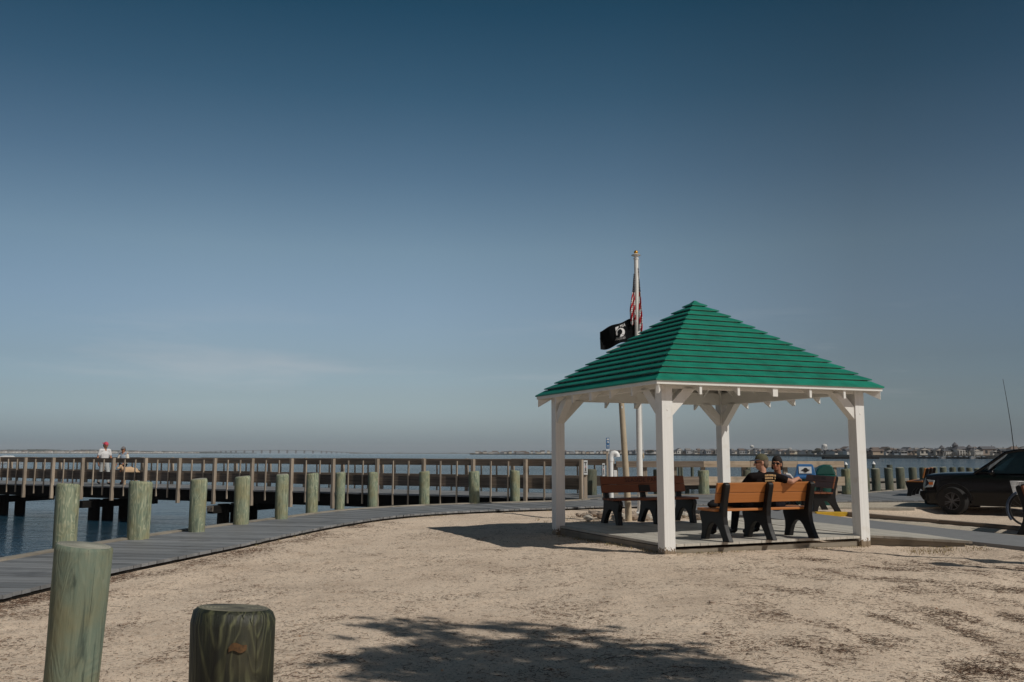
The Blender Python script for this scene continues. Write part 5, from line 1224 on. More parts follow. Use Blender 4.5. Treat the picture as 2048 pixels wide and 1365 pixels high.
mb = MB(); mb.tube([(.25, -.30, 1.0), (.16, -.16, 1.02), (.13, 0, .94), (.16, .16, 1.02), (.25, .30, 1.0)], .012, 8); mb.build('handlebar', M['rim'], bk, smooth=50)
mb = MB(); mb.ell((.64, 0, .84), (.14, .08, .04)); mb.build('saddle', M['black'], bk, smooth=60)
bx = MB(); B0 = [(-.20, -.16), (.08, -.16), (.08, .16), (-.20, .16)]
for z, sc in ((.62, .75), (.71, .85), (.79, .92), (.88, 1.0)):
    q = [Vector((-.06+(x+.06)*sc, y*sc, z)) for x, y in B0]
    for a_, c_ in zip(q, q[1:]+q[:1]): bx.tube([a_, c_], .006 if z in (.62, .88) else .004, 5)
for i in range(4):
    a_, c_ = B0[i], B0[(i+1) % 4]
    for k in range(9):
        f = k/9; x = a_[0]+(c_[0]-a_[0])*f; y = a_[1]+(c_[1]-a_[1])*f
        bx.tube([(-.06+(x+.06)*.75, y*.75, .62), (x, y, .88)], .004, 5)
bx.build('basket', M['wire'], bk)
#SECTION farshore
fm1 = [paint('far_wall_%d' % i, c, .8, .08, 0) for i, c in enumerate([(.62, .60, .56), (.50, .47, .42), (.36, .37, .38), (.45, .36, .27), (.22, .26, .30), (.30, .24, .20), (.58, .54, .44)])]
cn_ = ['white', 'cream', 'grey', 'tan', 'slate blue', 'brown', 'pale yellow']
fm2 = [paint('far_roof_%d' % i, c, .85, .1, 0) for i, c in enumerate([(.10, .10, .11), (.16, .12, .10), (.22, .21, .20), (.07, .075, .085)])]
M['darkwin'] = paint('far_window', (.03, .035, .04), .3, .1, 0)
def house(cx, Y, w_, hgt, d_, rh, wi, ri_, label, group, gable=True, wins=True, z0=0.0, porch=False):
    t = thing('house', label, 'house', (cx, Y, z0), 0, group); mb = MB(); mb.box((0, d_/2, hgt/2), (w_, d_, hgt)); wl = mb.build('wall', fm1[wi], t)
    mb = MB(); o_ = .4
    if gable == 1: mb.prism([(-w_/2-o_, hgt+.01), (0, hgt+rh), (w_/2+o_, hgt+.01)], -o_, d_+o_, 'xz')
    elif gable == 2: mb.prism([(-o_, hgt+.01), (d_/2, hgt+rh), (d_+o_, hgt+.01)], -w_/2-o_, w_/2+o_, 'yz')
    else: mb.rings([[Vector((-w_/2-o_, -o_, hgt+.01)), Vector((w_/2+o_, -o_, hgt+.01)), Vector((w_/2+o_, d_+o_, hgt+.01)), Vector((-w_/2-o_, d_+o_, hgt+.01))], [Vector((-w_*.2, d_*.45, hgt+rh)), Vector((w_*.2, d_*.45, hgt+rh)), Vector((w_*.2, d_*.55, hgt+rh)), Vector((-w_*.2, d_*.55, hgt+rh))]])
    mb.build('roof', fm2[ri_], t)
    if gable == 1:
        mb = MB(); mb.prism([(-w_/2+.1, hgt+.02), (0, hgt+rh-.35), (w_/2-.1, hgt+.02)], -o_-.06, -o_+.02, 'xz'); mb.build('gable', fm1[wi], t)
    if wins:
        nf = max(1, int(hgt/2.9)); nw = max(2, int(w_/2.6))
        for f in range(nf):
            for k in range(nw):
                if rng.random() < .15: continue
                mb = MB(); mb.box((-w_/2+(k+.5)*w_/nw, -.03, 1.6+f*hgt/nf), (1.15, .06, 1.5)); mb.build('window', M['darkwin'], t)
    if porch:
        for z in (hgt*.36, hgt*.72):
            mb = MB(); mb.box((0, -1.2, z), (w_+.4, 2.3, .25)); mb.build('balcony', fm1[0], t)
        for k in range(6):
            mb = MB(); mb.box((-w_/2+k*w_/5, -2.2, hgt*.42), (.28, .28, hgt*.84)); mb.build('column', fm1[0], t)
    return t
# near right shore
def SY(x):  # waterline distance from picture column
    return lerp_line([(960, 1400), (1200, 1180), (1350, 900), (1500, 800), (1650, 610), (1740, 470), (1900, 420), (2048, 400), (2400, 380), (3000, 340)], x)
def shore(name, x0, x1, dz, depth, mat, yf=SY, n=60, z=.25):
    mb = MB(); rs = []
    for i in range(n+1):
        x = x0+(x1-x0)*i/n; Y = yf(x)-2; X0 = (x-1024)/1790*Y; X1 = (x-1024)/1790*(Y+depth)
        rs.append([Vector((X0, Y, -1.6)), Vector((X0, Y, z)), Vector((X1, Y+depth, z+dz)), Vector((X1, Y+depth, -1.6))])
    mb.rings(rs); return struct(mb.build(name, mat))
landm = paint('far_land', (.16, .14, .105), .95, .3, 0, .05)
shore('far_shore', 940, 3000, .4, 260, landm)
bulk = MB()
n_house = 0
# near-right houses: (x px, width px, ridge y px, wall, roof, gable, label)
NR = [(1706, 26, 898, 0, 0, 2, 'white house with a dark roof just left of the right gazebo post'), (1738, 20, 899, 5, 3, 2, 'low brown house just right of the right gazebo post'),
      (1757, 24, 899, 3, 1, 2, 'tan house with a brown roof, second right of the right gazebo post'), (1779, 15, 900, 0, 0, 1, 'small white gabled house behind the moored docks'), (1795, 14, 901, 4, 3, 2, 'small slate blue house with a dark flat ridge'),
      (1808, 13, 901, 2, 2, 1, 'small grey gabled house left of the dark roofed block'), (1822, 15, 898, 5, 0, 3, 'brown hip roofed house with a dark roof and orange lit wall'), (1835, 12, 899, 3, 1, 1, 'narrow tan gabled house left of the big round gabled one'),
      (1849, 19, 896, 1, 0, 1, 'large cream gabled house with a wide dark roof outline'), (1866, 13, 901, 2, 2, 2, 'low grey house right of the large cream gabled one'), (1879, 16, 897, 1, 0, 1, 'cream house with a steep dark gable beside the sailboat masts'),
      (1899, 22, 899, 5, 3, 2, 'long dark brown house left of the pavilion'), (1927, 27, 893, 0, 0, 3, 'three storey white pavilion with balconies and a cupola on its dark hip roof'), (1953, 14, 898, 1, 0, 1, 'cream gabled house leaning its roof right of the pavilion'),
      (1979, 28, 893, 5, 0, 2, 'large dark brown house with a long dark roof near the car windscreen'), (1992, 14, 901, 0, 2, 1, 'small white boathouse in front of the dark brown house'), (2010, 16, 898, 5, 3, 2, 'dark house behind the car roof edge'), (2032, 22, 893, 2, 1, 3, 'grey house with a parapet roof above the car roof'),
      (2062, 24, 896, 1, 0, 1, 'cream house just past the right edge'), (2092, 24, 897, 3, 1, 2, 'tan house past the right edge')]
for (x, wpx, yr, wi, ri_, gb, lb) in NR:
    Y = SY(x)+10+rng.uniform(0, 8)+(14 if x == 1979 else 0); s = Y/1790; p = AT(x, yr, Y); tot = p.z-.3; rh = tot*.32; hgt = tot-rh
    t = house(p.x, Y, wpx*s*.96, hgt, wpx*s*.8, rh, wi, ri_, lb, 'houses on the near right shore', gb, True, .3, porch='pavilion' in lb)
    if 'pavilion' in lb:
        mb = MB(); mb.lathe([(1.3, tot-.9), (1.3, tot+.4), (1.7, tot+.45), (.1, tot+2.0)], (-wpx*s*.25, 5, 0), 8); mb.build('cupola', fm2[0], t)
# back row filling between, also right shore
for i in range(34):
    x = 1700+i*11+rng.uniform(-4, 4); Y = SY(x)+60+rng.uniform(0, 25); s = Y/1790; hpx = rng.uniform(10, 15); hgt = hpx*s
    wi = rng.randrange(7); house(AT(x, 900, Y).x, Y, rng.uniform(10, 17)*s, hgt*.68, 9, hgt*.34, wi, rng.randrange(4), 'pale or brown house in the back row behind the waterfront houses at the right', 'back row houses at the right', rng.choice((1, 2, 3)), False, .5)
# middle shore
for i in range(92):
    x = 955+i*8.25+rng.uniform(-2, 2)
    if x > 1702: break
    Y = SY(x)+8+rng.uniform(0, 40); s = Y/1790; hpx = lerp_line([(950, 4.5), (1200, 6.5), (1350, 10), (1700, 11)], x)*rng.uniform(.7, 1.15); hgt = hpx*s
    wi = rng.choice((0, 0, 0, 1, 2, 2, 3, 4, 5, 6)); gb = rng.choice((1, 2, 2, 3))
    wpx = rng.uniform(5, 11)
    house(AT(x, 905, Y).x, Y, wpx*s, hgt*.68, 10, hgt*.32, wi, rng.randrange(4), 'small distant waterfront house on the middle far shore behind the gazebo', 'small houses along the middle far shore', gb, x > 1330, .3)
# left far shore
def SL_(x): return 3000
shore('far_shore', -500, 330, 2.0, 500, landm, SL_, 20, .5)
for i in range(64):
    x = -40+i*6.9+rng.uniform(-2, 2); Y = 3010+rng.uniform(0, 60); s = Y/1790; hgt = rng.uniform(3.4, 6.2)*s*lerp_line([(-50, 1.0), (200, 1), (420, .45)], x)
    house(AT(x, 905, Y).x, Y, rng.uniform(4, 10)*s, hgt*.65, 12, hgt*.35, rng.choice((0, 0, 0, 1, 6, 2)), rng.choice((2, 2, 0, 1)), 'tiny pale house in the row along the distant left shore', 'tiny houses on the distant left shore', rng.choice((1, 2, 3)), False, .4)
# wooded ridge behind the left shore
tm = paint('distant_wood', (.035, .05, .035), .95, .35, 0, .02)
mb = MB(); n = 300; rs = []
for i in range(n+1):
    x = -500+(1000-0)*i/n*1.0; Y = 3500; X = (x-1024)/1790*Y; z = max(1, (11+7*(mnoise.noise(Vector((i*.05, 1, 0)))+.3)+3.5*mnoise.noise(Vector((i*.6, 2, 0))))*lerp_line([(-500, 1), (150, 1), (330, .5), (500, .05)], x))
    rs.append([Vector((X, Y, -1)), Vector((X, Y, z)), Vector((X, Y+120, z*.9)), Vector((X, Y+120, -1))])
mb.rings(rs); o = mb.build('far_woods', tm); tag(o, 'low hazy wooded ridge behind the distant left shore', 'woods', kind='stuff')
# low barrier strip in the middle distance
mb = MB(); rs = []
for i in range(61):
    x = 700+300*i/60; Y = 3200; X = (x-1024)/1790*Y; z = .6+1.0*abs(mnoise.noise(Vector((i*.23, 5, 0))))*2
    rs.append([Vector((X, Y, -1.5)), Vector((X, Y, z)), Vector((X, Y+60, z)), Vector((X, Y+60, -1.5))])
mb.rings(rs); struct(mb.build('sand_bar', landm))
# bridge
br = thing('bridge', 'long hazy road bridge rising in a low arch over the distant water', 'bridge', (0, 4000, 0)); bm_ = paint('bridge_concrete', (.20, .21, .22), .85, .08, 0)
def bz(x): return AT(x, lerp_line([(230, 904.6), (330, 904.2), (400, 903.4), (450, 902.0), (500, 900.9), (560, 900.3), (600, 900.6), (650, 902.3), (700, 904.7), (742, 906.6)], x), 4000).z
mb = MB(); rs = []
for i in range(101):
    x = 230+512*i/100; X = (x-1024)/1790*4000; z = bz(x); rs.append([Vector((X, -7, z-2.2)), Vector((X, 7, z-2.2)), Vector((X, 7, z)), Vector((X, -7, z))])
mb.rings(rs); mb.build('road_deck', bm_, br)
x = 236
while x < 738:
    X = (x-1024)/1790*4000; z = bz(x)-2; step = 10 if (x < 470 or x > 640) else 17
    if z > 0:
        mb = MB(); mb.box((X, 0, z/2-1), (5.5 if step == 17 else 4, 10, z+2)); mb.build('pier_column', bm_, br)
    x += step
# water towers
def tower(x, ytop, ybot_tank, wtank, Y, label, style):
    s = Y/1790; p = AT(x, ytop, Y); t = thing('water_tower', label, 'water tower', (p.x, Y, 0), 0, 'water towers on the far shore'); zt_ = p.z; zb_ = AT(x, ybot_tank, Y).z; r = wtank*s/2; wm_ = fm1[0]
    mb = MB()
    if style == 'drum': mb.lathe([(r*.55, zb_), (r, zb_+(zt_-zb_)*.22), (r, zb_+(zt_-zb_)*.62), (r*.8, zb_+(zt_-zb_)*.85), (r*.2, zt_)], n=24)
    elif style == 'ball': mb.lathe([(r*.3, zb_), (r*.8, zb_+(zt_-zb_)*.2), (r, zb_+(zt_-zb_)*.5), (r*.8, zb_+(zt_-zb_)*.8), (r*.15, zt_)], n=24)
    else: mb.lathe([(r*.45, zb_), (r*.9, zb_+(zt_-zb_)*.3), (r, zb_+(zt_-zb_)*.8), (r*.6, zt_)], n=24)
    mb.build('tank', wm_, t, smooth=40)
    if style == 'drum':
        for k in range(8):
            a = 2*math.pi*k/8+.2; mb = MB(); mb.tube([(r*.95*math.cos(a), r*.95*math.sin(a), zb_+(zt_-zb_)*.25), (r*1.15*math.cos(a), r*1.15*math.sin(a), 0)], .5, 6); mb.build('leg', wm_, t)
        mb = MB(); mb.lathe([(.9, 0), (.9, zb_+1)], n=8); mb.build('riser', wm_, t)
    elif style == 'ball':
        for k in range(4):
            a = 2*math.pi*k/4+.6; mb = MB(); mb.tube([(r*.75*math.cos(a), r*.75*math.sin(a), zb_+(zt_-zb_)*.3), (r*.95*math.cos(a), r*.95*math.sin(a), 0)], .5, 6); mb.build('leg', wm_, t)
        mb = MB(); mb.lathe([(.7, 0), (.7, zb_+1)], n=8); mb.build('riser', wm_, t)
    else:
        mb = MB(); mb.lathe([(r*.5, 0), (r*.38, zb_*.7), (r*.45, zb_+.5)], n=16); mb.build('pedestal', wm_, t, smooth=40)
tower(1503.5, 890.5, 896.5, 8, 1700, 'white round water tower on thin legs above the seated man\'s cap', 'ball')
tower(1530.5, 899.5, 904, 4.5, 2600, 'tiny pale water tower, the faintest one, above the gap between the couple', 'ped')
tower(1580, 896, 901, 6, 1900, 'small white pedestal water tower right of the seated woman', 'ped')
tower(1648.5, 888.3, 895, 10.5, 1500, 'largest white drum water tower on a ring of legs above the green bin', 'drum')
# long low white block in the town
house(AT(1550, 905, 1300).x, 1300, 62*1300/1790, 5.4, 20, .5, 0, 2, 'long low white building below the faint water tower', None, 2, False, 1.8)
# utility poles and masts
for i, (x, yt) in enumerate([(1787, 896), (1794, 899), (1829, 898), (1849, 894), (1870, 896), (1886, 894), (1901, 893), (1906, 897), (1918.5, 895), (1938, 894), (1964, 897), (1983, 891), (2006, 894), (2032.5, 890), (2060, 892), (1674, 897), (1686, 899)]):
    Y = SY(x)+rng.uniform(25, 45); p = AT(x, yt, Y); t = thing('utility_pole', 'thin dark utility pole among the houses of the right shore', 'utility pole', (p.x, Y, .3), 0, 'utility poles on the right shore')
    mb = MB(); mb.lathe([(.17, 0), (.12, p.z-.3)], n=6); mb.build('pole', M['darkwood'], t); mb = MB(); mb.box((0, 0, p.z-1.3), (2.2, .14, .14)); mb.build('crossarm', M['darkwood'], t)
# far trees
def far_tree(x, ytop, Y, wpx, label):
    s = Y/1790; p = AT(x, ytop, Y); t = thing('tree', label, 'tree', (p.x, Y, .3)); hgt = p.z-.3; mb = MB(); mb.lathe([(.35, 0), (.2, hgt*.5)], n=6); mb.build('trunk', M['darkwood'], t)
    mb = MB(); r3 = random.Random(int(x)); w_ = wpx*s/2
    for k in range(420):
        a = r3.uniform(0, 6.28); e_ = r3.uniform(-1, 1); rr_ = r3.random()**.4; c = Vector((w_*rr_*math.cos(a)*math.sqrt(1-e_*e_), w_*rr_*math.sin(a)*math.sqrt(1-e_*e_), hgt*.62+hgt*.40*rr_*e_)); q = .16*w_
        d1 = Vector((r3.gauss(0, 1), r3.gauss(0, 1), r3.gauss(0, 1))).normalized()*q; d2 = Vector((r3.gauss(0, 1), r3.gauss(0, 1), r3.gauss(0, 1))).normalized()*q; mb.quad([c-d1, c+d2, c+d1], uvs=[(0, 0)]*3)
    mb.build('crown', paint('far_foliage', (.05, .055, .04), .9, .3, 0), t, fix=False)
far_tree(1636, 897, 640, 13, 'dark bushy tree on the far shore left of the largest water tower'); far_tree(1628, 902, 650, 11, 'lower bushy tree beside the dark one left of the largest water tower')
far_tree(1300, 901, 950, 16, 'bushy tree on the far shore seen left of the front gazebo post'); far_tree(1236, 902, 1100, 10, 'small dark tree on the far shore behind the tan pole'); far_tree(1775, 894.5, 470, 11, 'umbrella shaped tree above the tan waterfront house')
# dark jetty left of the right gazebo post, bulkhead and lifts
p = AT(1663, 917, 400); q = AT(1745, 917, 400); mb = MB(); mb.box(((p.x+q.x)/2, 402, -.85), (q.x-p.x+6, 4, 1.1)); o = mb.build('jetty', M['darkwood']); tag(o, 'low black jetty on the far shore ending left of the right gazebo post', 'jetty')
bulk = thing('far_bulkhead', 'weathered timber bulkhead along the right hand waterfront', 'bulkhead', (0, 0, 0))
mb = MB(); xs_ = list(range(1745, 2140, 8))
for xa, xb in zip(xs_, xs_[1:]):
    a_ = AT(xa, 915, SY(xa)-4); c_ = AT(xb, 915, SY(xb)-4); mb.beam((a_.x, a_.y, -.75), (c_.x, c_.y, -.75), .5, 1.6)
mb.build('wall', M['skirt'], bulk)
for i, x in enumerate([1841, 1854, 1865, 1877, 1888, 1899, 1911, 1922, 1934, 1945, 1957, 1968]):
    Y = SY(x)-8; t = thing('moored_boat', 'small dark boat moored below the bulkhead on the right shore', 'boat', (AT(x, 915, Y).x, Y, WZ), 0, 'small boats moored along the right shore')
    mb = MB(); mb.rings([[Vector((xx, yy*wd, zz)) for yy, zz in ((-.8, .8), (-.5, -.05), (.5, -.05), (.8, .8))] for xx, wd in ((-1.4, .9), (0, 1), (1.0, .7), (1.7, .1))]); mb.build('hull', M['darkwood'], t)
    mb = MB(); mb.box((-.3, 0, .95), (1.1, 1.0, .35)); mb.build('cover', fm1[4], t)
for x, yt, lb in ((1886.5, 905, 'short white mast'), (1889, 893, 'tall white mast'), (1948, 890, 'tall pale mast right of the pavilion')):
    Y = SY(x)-9; p = AT(x, yt, Y); t = thing('sailboat', 'little sailboat with a %s on the right shore' % lb, 'boat', (p.x, Y, WZ)); mb = MB(); mb.lathe([(.10, .3), (.07, p.z-WZ)], n=6); mb.build('mast', fm1[0], t)
    mb = MB(); mb.rings([[Vector((xx, yy*wd, zz)) for yy, zz in ((-.9, .9), (-.5, -.05), (.5, -.05), (.9, .9))] for xx, wd in ((-2, .9), (0, 1), (1.6, .7), (2.6, .1))]); mb.build('hull', fm1[0], t)
# white boat above the pier rail at left
Y = 250; p = AT(22, 917, Y); t = thing('motorboat', 'low white motorboat on the water above the pier rail at the far left', 'boat', (p.x, Y, WZ), R(4))
mb = MB(); mb.rings([[Vector((xx, yy*wd, zz+dz)) for yy, zz in ((-1.2, 1.25), (-.8, 0), (.8, 0), (1.2, 1.25))] for xx, wd, dz in ((-3.2, .9, 0), (-1, 1, 0), (1.8, .9, .05), (3.2, .5, .15), (4.1, .05, .3))]); mb.build('hull', M['pvc'], t)
mb = MB(); mb.rings([[Vector((xx, yy, zz)) for yy, zz in ((-1.0, 1.2), (-.8, h_), (.8, h_), (1.0, 1.2))] for xx, h_ in ((-3.6, 1.5), (-1.6, 1.95), (.2, 1.9), (1.2, 1.3))]); mb.build('cabin', M['signwhite'], t)
# channel marker right
Y = 150; p = AT(1985, 919.5, Y); t = thing('channel_marker', 'short white and brown marker pile in the water above the car bonnet', 'marker', (p.x, Y, 0)); mb = MB(); mb.lathe([(.28, -2), (.26, p.z-.5)], n=10); mb.build('pile', M['post'], t); mb = MB(); mb.lathe([(.30, p.z-.5), (.30, p.z)], n=10); mb.build('cap', M['pvc'], t)

#SECTION litter
# pine twigs and needles lying on the sand: nobody could count them
tw, N, L, b = newmat('dry_twig'); at = n_(N, 'Attribute', attribute_name='rnd'); c = ramp(N, L, at.outputs['Fac'], [(0, (.035, .024, .018)), (.45, (.075, .042, .028)), (.8, (.13, .065, .035)), (1, (.20, .13, .08))]); L.new(c, b.inputs['Base Color']); b.inputs['Roughness'].default_value = .9
r4 = random.Random(11); R4 = np.random.RandomState(5)
INE = [(q[1], q[0]) for q in INN[:12]]
def dens(x, y):
    d = .035+.55*max(0, mnoise.noise(Vector((x*.9, y*.9, 3)))-.05)+.55*max(0, mnoise.noise(Vector((x*2.6, y*2.6, 9))))
    # heavy on the lower right
    d += 3.2*max(0, min(1, (x-.9*(y-6)*.25-1.2)/2.2))*max(0, mnoise.noise(Vector((x*2.3+5, y*1.7+x*.5, 1)))+.03)*(.45+1.3*max(0, .5+mnoise.noise(Vector((x*6, y*5, 2)))))*(1 if y < 13 else .2)
    d += 3.4*math.exp(-((x-lerp_line(INE, y)-.25)/.38)**2)*(1 if 8 < y < 19 else 0)*max(0, mnoise.noise(Vector((x*2, y*1.1, 4)))+.25)
    return d
pts = []
while len(pts) < 60000:
    y = 3.9+r4.random()**1.4*15; x = y*r4.uniform(-.60, .60)
    if r4.random()*2.0 < dens(x, y)*(1 if y > 0 else 1): pts.append((x, y))
pa = np.array(pts); ok = ~inside_mask(pa[:, 0], pa[:, 1], [(o.x, o.y) for o in ri[::6]]+[(o.x, o.y) for o in ro[::6]][::-1])
u_ = (pa[:, 0]-3.245)*.924+(pa[:, 1]-15.695)*.383; v_ = -(pa[:, 0]-3.245)*.383+(pa[:, 1]-15.695)*.924
ok &= ~((np.abs(u_) < 1.98) & (np.abs(v_) < 2.02)); lxi = np.array([lerp_line([(q[1], q[0]) for q in INN[:12]], y) for y in pa[:, 1]]); ok &= pa[:, 0] > lxi+.03
plx = np.array([lerp_line([(q[1], q[0]) for q in PL[::-1]], y) for y in pa[:, 1]]); ok &= ~((pa[:, 0] > plx-.05) & (pa[:, 0] < plx+2.3) & (pa[:, 1] > 11)); ok &= ~((pa[:, 0] > 5.4) & (pa[:, 1] > 13.7))
pa = pa[ok]; gz_ = ground_z(pa[:, 0], pa[:, 1]); mb = MB()
for (x, y), z in zip(pa, gz_):
    ln = r4.uniform(.012, .055)*(1 if r4.random() < .92 else 2.6); a = r4.uniform(0, 6.28); cv = r4.uniform(-.7, .7); wd = r4.uniform(.0006, .0017); pr_ = []
    q = Vector((x, y, z+r4.uniform(.001, .006))); r_ = r4.random(); h0 = r4.uniform(-.05, .28)
    for k in range(3):
        pr_.append(q.copy()); q = q+Vector((math.cos(a), math.sin(a), h0*(1-k)))*ln/2; a += cv
    for a_, c_ in zip(pr_, pr_[1:]):
        d = (c_-a_).normalized(); s_ = d.cross(Vector((0, 0, 1))).normalized()*wd; up_ = Vector((0, 0, wd*1.6))
        i0 = [mb.add(a_-s_), mb.add(a_+up_), mb.add(a_+s_)]; i1 = [mb.add(c_-s_), mb.add(c_+up_), mb.add(c_+s_)]
        mb.face([i0[0], i1[0], i1[1], i0[1]], [(0, 0)]*4, 0, r_); mb.face([i0[1], i1[1], i1[2], i0[2]], [(0, 0)]*4, 0, r_)
o = mb.build('pine_litter', tw, fix=False); tag(o, 'scattered dry brown pine twigs and needles lying on the sand', 'pine litter', kind='stuff')
# pebbles and shell bits
pbm, N, L, b = newmat('pebble_mix'); at = n_(N, 'Attribute', attribute_name='rnd'); c = ramp(N, L, at.outputs['Fac'], [(0, (.05, .04, .032)), (.3, (.13, .09, .06)), (.45, (.40, .20, .08)), (.6, (.48, .40, .30)), (1, (.66, .62, .54))]); L.new(c, b.inputs['Base Color']); b.inputs['Roughness'].default_value = .8
mb = MB(); OC = [(1, 0, 0), (0, 1, 0), (-1, 0, 0), (0, -1, 0), (0, 0, 1)]
ps = []
for i in range(15000):
    y = 3.8+r4.random()**1.7*13; x = y*r4.uniform(-.60, .60)
    if x < lerp_line([(q[1], q[0]) for q in INN[:12]], y)+.03: continue
    uu = (x-3.245)*.924+(y-15.695)*.383; vv_ = -(x-3.245)*.383+(y-15.695)*.924
    if abs(uu) < 2 and abs(vv_) < 2.05: continue
    if x > 5.3 and y > 12.8: continue
    ps.append((x, y))
ps = np.array(ps); gz_ = ground_z(ps[:, 0], ps[:, 1])
for (x, y), z in zip(ps, gz_):
    s_ = .0022+.006*r4.random()**4+(.014*r4.random() if r4.random() < .006 else 0); r_ = r4.random(); a = r4.uniform(0, 6.28); ca, sa = math.cos(a), math.sin(a); ex = r4.uniform(.6, 1)
    ids = [mb.add((x+s_*(px*ca-py*ex*sa), y+s_*(px*sa+py*ex*ca), z+s_*(pz*.75)+.0)) for px, py, pz in OC]
    for k in range(4): mb.face([ids[k], ids[(k+1) % 4], ids[4]], [(0, 0)]*3, 0, r_)
o = mb.build('pebbles', pbm, fix=False); tag(o, 'small pebbles and shell fragments scattered over the sand', 'pebbles', kind='stuff')
# dry grass tufts along edges
gm_, N, L, b = newmat('dry_grass'); at = n_(N, 'Attribute', attribute_name='rnd'); c = ramp(N, L, at.outputs['Fac'], [(0, (.16, .10, .045)), (.6, (.30, .22, .11)), (1, (.20, .19, .07))]); L.new(c, b.inputs['Base Color']); b.inputs['Roughness'].default_value = .9
mb = MB()
def tuft(x, y, n, h_):
    z = float(ground_z(x, y))
    for k in range(n):
        a = r4.uniform(0, 6.28); bx_ = x+r4.gauss(0, .05); by = y+r4.gauss(0, .05); ln = h_*r4.uniform(.4, 1.1); lean = r4.uniform(.2, .9)*ln; w_ = .003
        p = Vector((bx_, by, z-.005)); m_ = p+Vector((math.cos(a)*lean*.4, math.sin(a)*lean*.4, ln*.65)); e_ = p+Vector((math.cos(a)*lean, math.sin(a)*lean, ln*.9)); s_ = Vector((-math.sin(a), math.cos(a), 0))*w_; r_ = r4.random()
        i = [mb.add(p-s_), mb.add(p+s_), mb.add(m_+s_), mb.add(m_-s_), mb.add(e_)]; mb.face([i[0], i[1], i[2], i[3]], [(0, 0)]*4, 0, r_); mb.face([i[3], i[2], i[4]], [(0, 0)]*3, 0, r_)
for k in range(110):
    f = r4.random(); j = int(NB*(.30+.42*f)); p = ri[j]; n = (ri[j]-ro[j]).normalized(); p = p+n*r4.uniform(.04, .25)
    if r4.random() < .6: tuft(p.x, p.y, 8, .05)
for k in range(160): f = r4.random(); tuft(4.35+1.5*f+r4.gauss(0, .05), 18.75+.9*f-1.0*f*f+r4.uniform(0, .8), 12, .07)
for k in range(80): tuft(r4.uniform(.5, 4.6), r4.uniform(19.2, 21.8), 9, .06)
for k in range(40): f = r4.uniform(-.95, .95); q = GC+Matrix.Rotation(GA, 3, 'Z') @ Vector((f*1.83, -2.02+r4.gauss(0, .03), 0)); tuft(q.x, q.y, 7, .045)
for k in range(50): f = r4.uniform(-.95, .95); q = GC+Matrix.Rotation(GA, 3, 'Z') @ Vector((-1.95+r4.gauss(0, .04), f*1.8, 0)); tuft(q.x, q.y, 8, .05)
for k in range(60): tuft(5.9+r4.uniform(0, 1.3), 14.35-r4.uniform(0, .55)-.5*r4.random(), 8, .05)
o = mb.build('dry_grass', gm_, fix=False); tag(o, 'thin tufts of dry yellow grass along the deck and boardwalk edges', 'grass', kind='stuff')
# a few named bits on the sand
for x, y, sz, lb in ((1415, 1262, .035, 'dark chip of wood on the sand right of the tree shadow'), (1424, 1204, .04, 'small dark lump on the sand below the front gazebo post'), (303+5, 1363, .06, 'dark half buried stone at the bottom edge between the two big pilings')):
    g = G(x, y); mb = MB(); mb.ell((0, 0, 0), (sz, sz*.6, sz*.4), 9, 6); o = mb.build('stone', rkm, smooth=30); o.location = (g.x, g.y, float(ground_z(g.x, g.y))+sz*.25); o.rotation_euler = (0, .2, .5); tag(o, lb, 'stone')

#SECTION trees
# pine behind the camera whose shadow lies across the foreground
def pine(loc, label, trunk_h, clumps, seed, rr_=.42, needles=62, tr=.16):
    t = thing('pine_tree', label, 'tree', loc); r5 = random.Random(seed); mb = MB(); L0 = Vector(loc)
    mb.tube([(0, 0, -.2), (.08, .05, trunk_h*.3), (-.05, .1, trunk_h*.6), (.05, .0, trunk_h)], [tr, tr*.8, tr*.6, tr*.3], 12)
    trunk = mb.build('trunk', M['darkwood'], t, smooth=50)
    mc = MB()
    for (cx, cy, cz_) in clumps:
        c = Vector((cx, cy, cz_))-L0; zz = max(.9, min(trunk_h, c.z-.5)); b0 = Vector((.05, .03, zz))
        mb = MB(); mb.tube([b0, b0.lerp(c, .5)+Vector((0, 0, .12)), c], [.035, .022, .008], 6); mb.build('limb', M['darkwood'], t)
        for k in range(13):
            tc_ = c+Vector((r5.gauss(0, rr_*.42), r5.gauss(0, rr_*.42), r5.gauss(0, rr_*.22)))
            for q in range(needles):
                d = Vector((r5.gauss(0, 1), r5.gauss(0, 1), r5.gauss(.3, .8))).normalized(); ln = r5.uniform(.08, .17); s_ = d.orthogonal().normalized()*.0078; p = tc_+d*.02
                mc.quad([p-s_, p+s_, p+d*ln], uvs=[(0, 0)]*3, r=r5.random())
    mc.build('crown', paint('pine_needles', (.045, .075, .03), .8, .3, 0), t, fix=False); return t
# choose clump positions by following the sun ray up from where shade should lie
r6 = random.Random(21); cl1 = []
def up_ray(gx, gy, z): return (gx+SUN.x/SUN.z*z, gy+SUN.y/SUN.z*z, z)
shade = [(760, 1243), (820, 1262), (850, 1300), (900, 1255), (960, 1243), (1010, 1250), (930, 1290), (1000, 1290), (1060, 1275), (1100, 1300), (1150, 1310), (760, 1310), (820, 1335), (900, 1330), (980, 1330), (1060, 1335), (1140, 1345), (1200, 1350), (1200, 1300), (1260, 1290), (1290, 1330), (1400, 1325), (1440, 1345), (1145, 1250), (1330, 1355), (880, 1360), (1000, 1362), (1100, 1364)]
def seen(p):
    v = Vector(p)-Vector((0, 0, H)); fw = v.y*math.cos(PITCH)+v.z*math.sin(PITCH)
    if fw < .2: return False
    u = FPX*v.x/fw; w_ = FPX*(-v.y*math.sin(PITCH)+v.z*math.cos(PITCH))/fw
    return abs(u) < 1380 and abs(w_) < 900
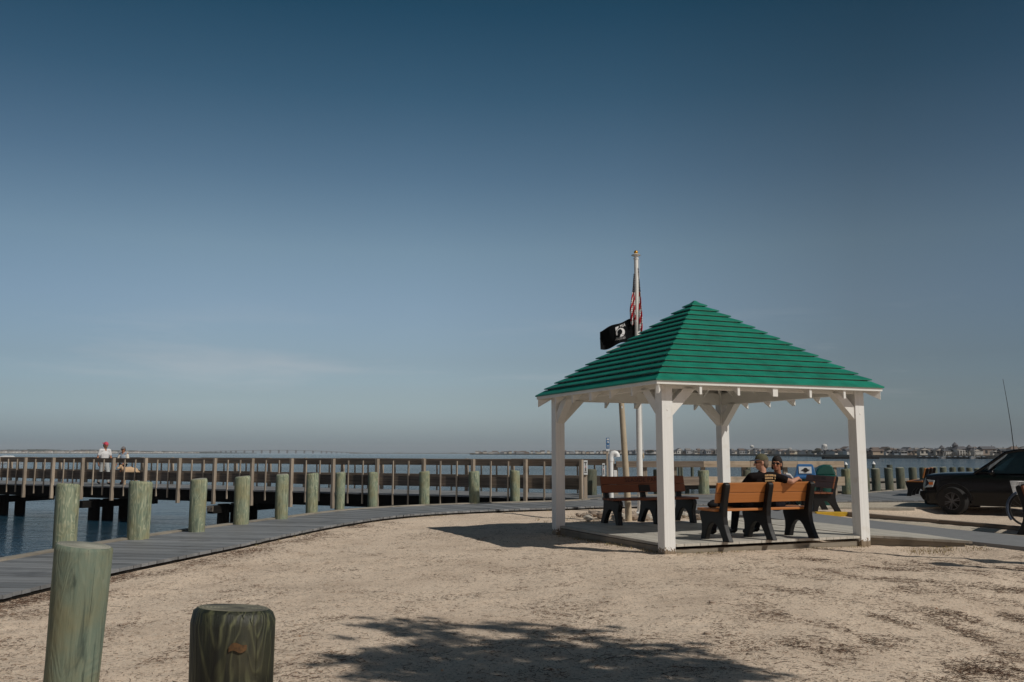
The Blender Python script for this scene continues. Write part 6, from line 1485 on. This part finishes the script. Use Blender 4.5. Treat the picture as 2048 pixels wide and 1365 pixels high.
def clump(gx, gy, z):
    p = up_ray(gx, gy, z)
    while seen(p): z += .25; p = up_ray(gx, gy, z)
    cl1.append(p)
for x, y in shade:
    g = G(x, y)
    for q in range(1 + (y > 1285)): clump(g.x+r6.gauss(0, .10), g.y+r6.gauss(0, .08), r6.uniform(3.3, 4.4))
for k in range(16):
    gx = r6.uniform(-.3, 1.7); gy = r6.uniform(2.4, 4.9); clump(gx, gy, r6.uniform(3.4, 6.0))
for gx, gy in ((-1.15, 3.5), (-1.0, 3.35), (-1.3, 3.75), (-.9, 3.6), (-1.1, 3.9), (-1.35, 3.2)): clump(gx, gy, r6.uniform(3.4, 4.0))
pine((5.9, -.6, 0), 'pine tree outside the frame at right whose crown shades the foreground sand', 5.6, cl1, 5)
# leaning lamp post off the right edge: its long shadow crosses the sand towards the gazebo
def lamp(tipx, tipy, z, label):
    g = G(tipx, tipy); p = up_ray(g.x, g.y, z); t = thing('lamp_post', label, 'lamp post', (p[0], p[1], -.2)); mb = MB(); mb.lathe([(.07, 0), (.055, z+.1)], n=14); mb.build('pole', M['tanpole'], t, smooth=40)
    mb = MB(); mb.lathe([(.06, z), (.20, z+.06), (.22, z+.12), (.12, z+.25), (.03, z+.30)], n=18); mb.build('lamp_head', M['black'], t, smooth=40); return t
lamp(1570, 1091, 5.2, 'lamp post outside the frame at right whose shadow reaches the deck')
lamp(1885, 1122, 4.0, 'shorter post outside the frame at right, added to cast a shadow')  # unseen caster added for a shadow on the sand, shaped like the lamp post
lamp(1965, 1116, 4.6, 'second post outside the frame at right, added to cast a shadow')  # another unseen post, added only for its shadow from the right

#SECTION haze
hm = bpy.data.materials.new('haze_air'); hm.use_nodes = True; N = hm.node_tree.nodes; L = hm.node_tree.links
for q in list(N): N.remove(q)
out = N.new('ShaderNodeOutputMaterial'); pv = N.new('ShaderNodeVolumePrincipled'); pv.inputs['Color'].default_value = (.90, .95, 1.0, 1); pv.inputs['Density'].default_value = .00011; pv.inputs['Anisotropy'].default_value = .0
L.new(pv.outputs[0], out.inputs['Volume'])
mb = MB(); mb.box((0, 0, 28), (15000, 15000, 64)); o = mb.build('haze', hm); tag(o, 'thin pale sea haze in the air over the bay', 'haze', kind='stuff')
